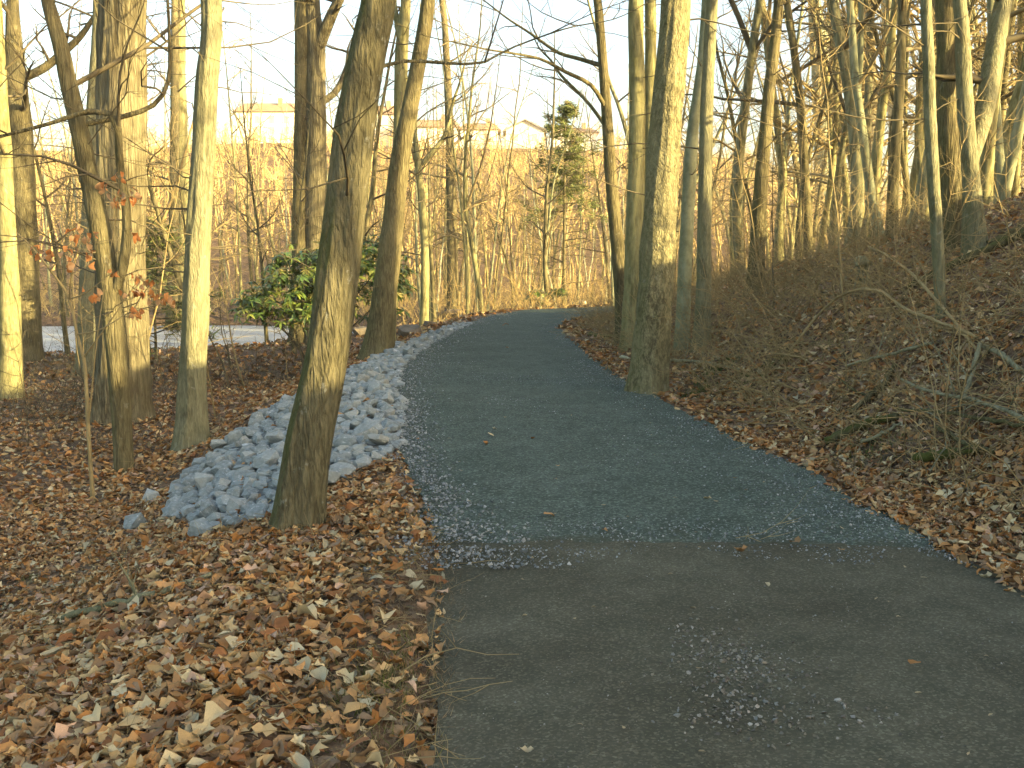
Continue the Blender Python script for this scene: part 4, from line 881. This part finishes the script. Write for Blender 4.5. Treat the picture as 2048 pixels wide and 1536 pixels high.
rhodo('evergreen_shrub', 'small green shrub in the sun beyond the bend of the path', on_y(1085, 600, 39)[0], 39, [(on_y(1072, 592, 39), (.5, .3, .35), 1), (on_y(1118, 588, 39), (.5, .3, .35), 1)], 30, .17, 6, 5)

def conifer(label, px, ptop, y, width_fn, seed, pbare=.0, dens=1.0):
    rg = np.random.default_rng(seed); tp = on_y(px, ptop, y); g = h1(tp[0], y); O = np.array([tp[0], y, g]); hgt = tp[2]-g; root = thing('conifer', O, label, 'tree')
    P = poly(rg, np.zeros(3), np.array([0, 0, 1.]), hgt, 14, .015, .05); P[:, :2] -= P[-1, :2]*np.linspace(0, 1, 14)[:, None]; PP, RR = resample(P, hgt*.011*np.linspace(1, .1, 14), 30); obj('trunk', trunk_mesh('trunk', PP, RR, M['brown'], rg, 10, .3), root)
    T = Tubes(); A = []; D = []; 
    nb = int(hgt*9)
    for z in np.linspace(.12, .985, nb):
        i = int(z*29); az = rg.uniform(0, 6.28); L = width_fn(z)*rg.uniform(.6, 1.15); B = poly(rg, PP[i], nrm(np.array([math.cos(az), math.sin(az), rg.uniform(-.05, .3)])), L, 7, .07, -.02); T.add(B, np.linspace(.018, .004, 7), 4)
        dense = sstep(pbare-.12, pbare+.2, z)
        for j in range(2, 7):
            for _ in range(2):
                a = nrm(B[j]-B[j-1]+rg.normal(0, .55, 3)); W = poly(rg, B[j], a, L*.28, 4, .15); T.add(W, np.linspace(.006, .002, 4), 3)
                if rg.random() < dense*dens:
                    for q in range(1, 4):
                        for _ in range(9): A.append(W[q]+rg.normal(0, .05, 3)); D.append(nrm(a*.6+rg.normal(0, .6, 3)))
    obj('branches', T.mesh('branches', M['twig']), root)
    A = np.array(A); D = np.array(D); k = len(A); nv = np.array([[(0, -.05, 0), (0, .05, 0), (1, .03, -.1), (1, -.03, -.1)]])[0]
    sc = np.stack([rg.uniform(.12, .26, k), rg.uniform(.3, .6, k)*.8, rg.uniform(.12, .2, k)], -1)
    scatter('needles', [(nv, np.array([(0, 1, 2, 3)]))], A, np.arctan2(D[:, 1], D[:, 0]), np.array([0, 0, 1.])+rg.normal(0, .5, (k, 3)), sc, np.array([(.16,.19,.06)])*rg.uniform(.6, 1.6, (k, 1)), M['needle'], parent=root)
conifer('tall sparse evergreen conifer left of the trunk pair, against the sky', 1132, 198, 44, lambda z: 2.8*(1.02-z)**.7+.15, 8, .45, .75)
conifer('dull green young hemlock behind the thick oak', 300, 440, 24, lambda z: 1.6*(1.02-z)**.6+.1, 9, .2, .4)

# young beech holding orange leaves
rg = np.random.default_rng(700); Yb = 9.6
stem = [(184,960),(176,850),(169,725),(156,677),(137,595),(98,537),(60,490),(33,465)]
P = np.array([on_y(px, py, Yb) for px, py in stem]); P[0, 2] = h1(P[0, 0], Yb)-.03; O = P[0].copy()
root = thing('beech_sapling', O, 'young beech on the left still holding curled orange leaves', 'sapling')
Q, S = resample(P, np.linspace(.022, .006, len(P)), 26); T = Tubes(); T.add(Q, S, 7); obj('stem', T.mesh('stem', M['twig_pale'], O), root)
T = Tubes(); LV = []
for a, b, spots in [((176,850),(238,395),[(235,350),(205,365),(225,392),(240,398),(275,382),(262,395),(265,462)]), ((137,595),(165,470),[(160,462),(172,470),(150,470),(175,490),(192,512)]), ((98,537),(130,505),[(80,492),(95,505),(128,510),(142,495),(135,525)]), ((169,725),(280,555),[(272,545),(280,575),(300,560),(312,590),(326,588),(318,600),(268,578),(338,600),(250,580),(180,585)]), ((156,677),(265,620),[(262,620),(272,618),(280,622)]), ((137,595),(230,540),[(230,545),(195,585)])]:
    A = on_y(*a, Yb); B = on_y(*b, Yb-.25); j = int(np.argmin(np.linalg.norm(Q-A, axis=1))); mid_ = (Q[j]+B)/2+np.array([0, -.1, -.06]); C, R = resample(np.array([Q[j], mid_, B]), np.array([.009, .006, .003]), 10); T.add(C, R, 5)
    for s in spots:
        e = on_y(*s, Yb-.25+rg.normal(0, .15)); jj = int(np.argmin(np.linalg.norm(C-e, axis=1))); W, R = resample(np.array([C[jj], (C[jj]+e)/2+rg.normal(0, .02, 3), e+np.array([0, 0, .03])]), np.array([.0035, .0025, .0015]), 6); T.add(W, R, 3)
        for _ in range(rg.integers(3, 6)): LV.append(e+rg.normal(0, .035, 3)*np.array([1, 1, .8]))
obj('branches', T.mesh('branches', M['twig_pale'], O), root)
LF = [leaf_t(rg, 5, False) for _ in range(3)]; LMs = [mesh('leaf', np.stack([V[:, 2], V[:, 1]*1.1, -(V[:, 0]+.5)], -1), [Fc], M['leaf'], True, np.broadcast_to(np.array(c), (len(V), 3))) for V, Fc in LF for c in [(.55,.25,.08),(.5,.2,.06),(.6,.36,.17)]]
for p in LV: s = rg.uniform(.055, .088); obj('leaf', LMs[rg.integers(len(LMs))], root, p-O, (rg.normal(0, .4), rg.normal(0, .4), rg.uniform(0, 6.28)), (s, s, s))
None and print('objects', len(bpy.data.objects), 'unique tris', sum(len(m.loops)-2*len(m.polygons) for m in bpy.data.meshes))

# ------------------------------------------------------------------ thin bright air
hm = bpy.data.materials.new('haze'); hm.use_nodes = True; ht = hm.node_tree; ht.nodes.clear()
pv = ht.nodes.new('ShaderNodeVolumePrincipled'); pv.inputs['Color'].default_value = (.95, .93, .86, 1); pv.inputs['Density'].default_value = .0004; pv.inputs['Anisotropy'].default_value = 0.0
ho = ht.nodes.new('ShaderNodeOutputMaterial'); ht.links.new(pv.outputs[0], ho.inputs['Volume'])
tag(obj('haze', boxm('haze', (-340, -34, -6), (350, 910, 34), hm)), kind='stuff')
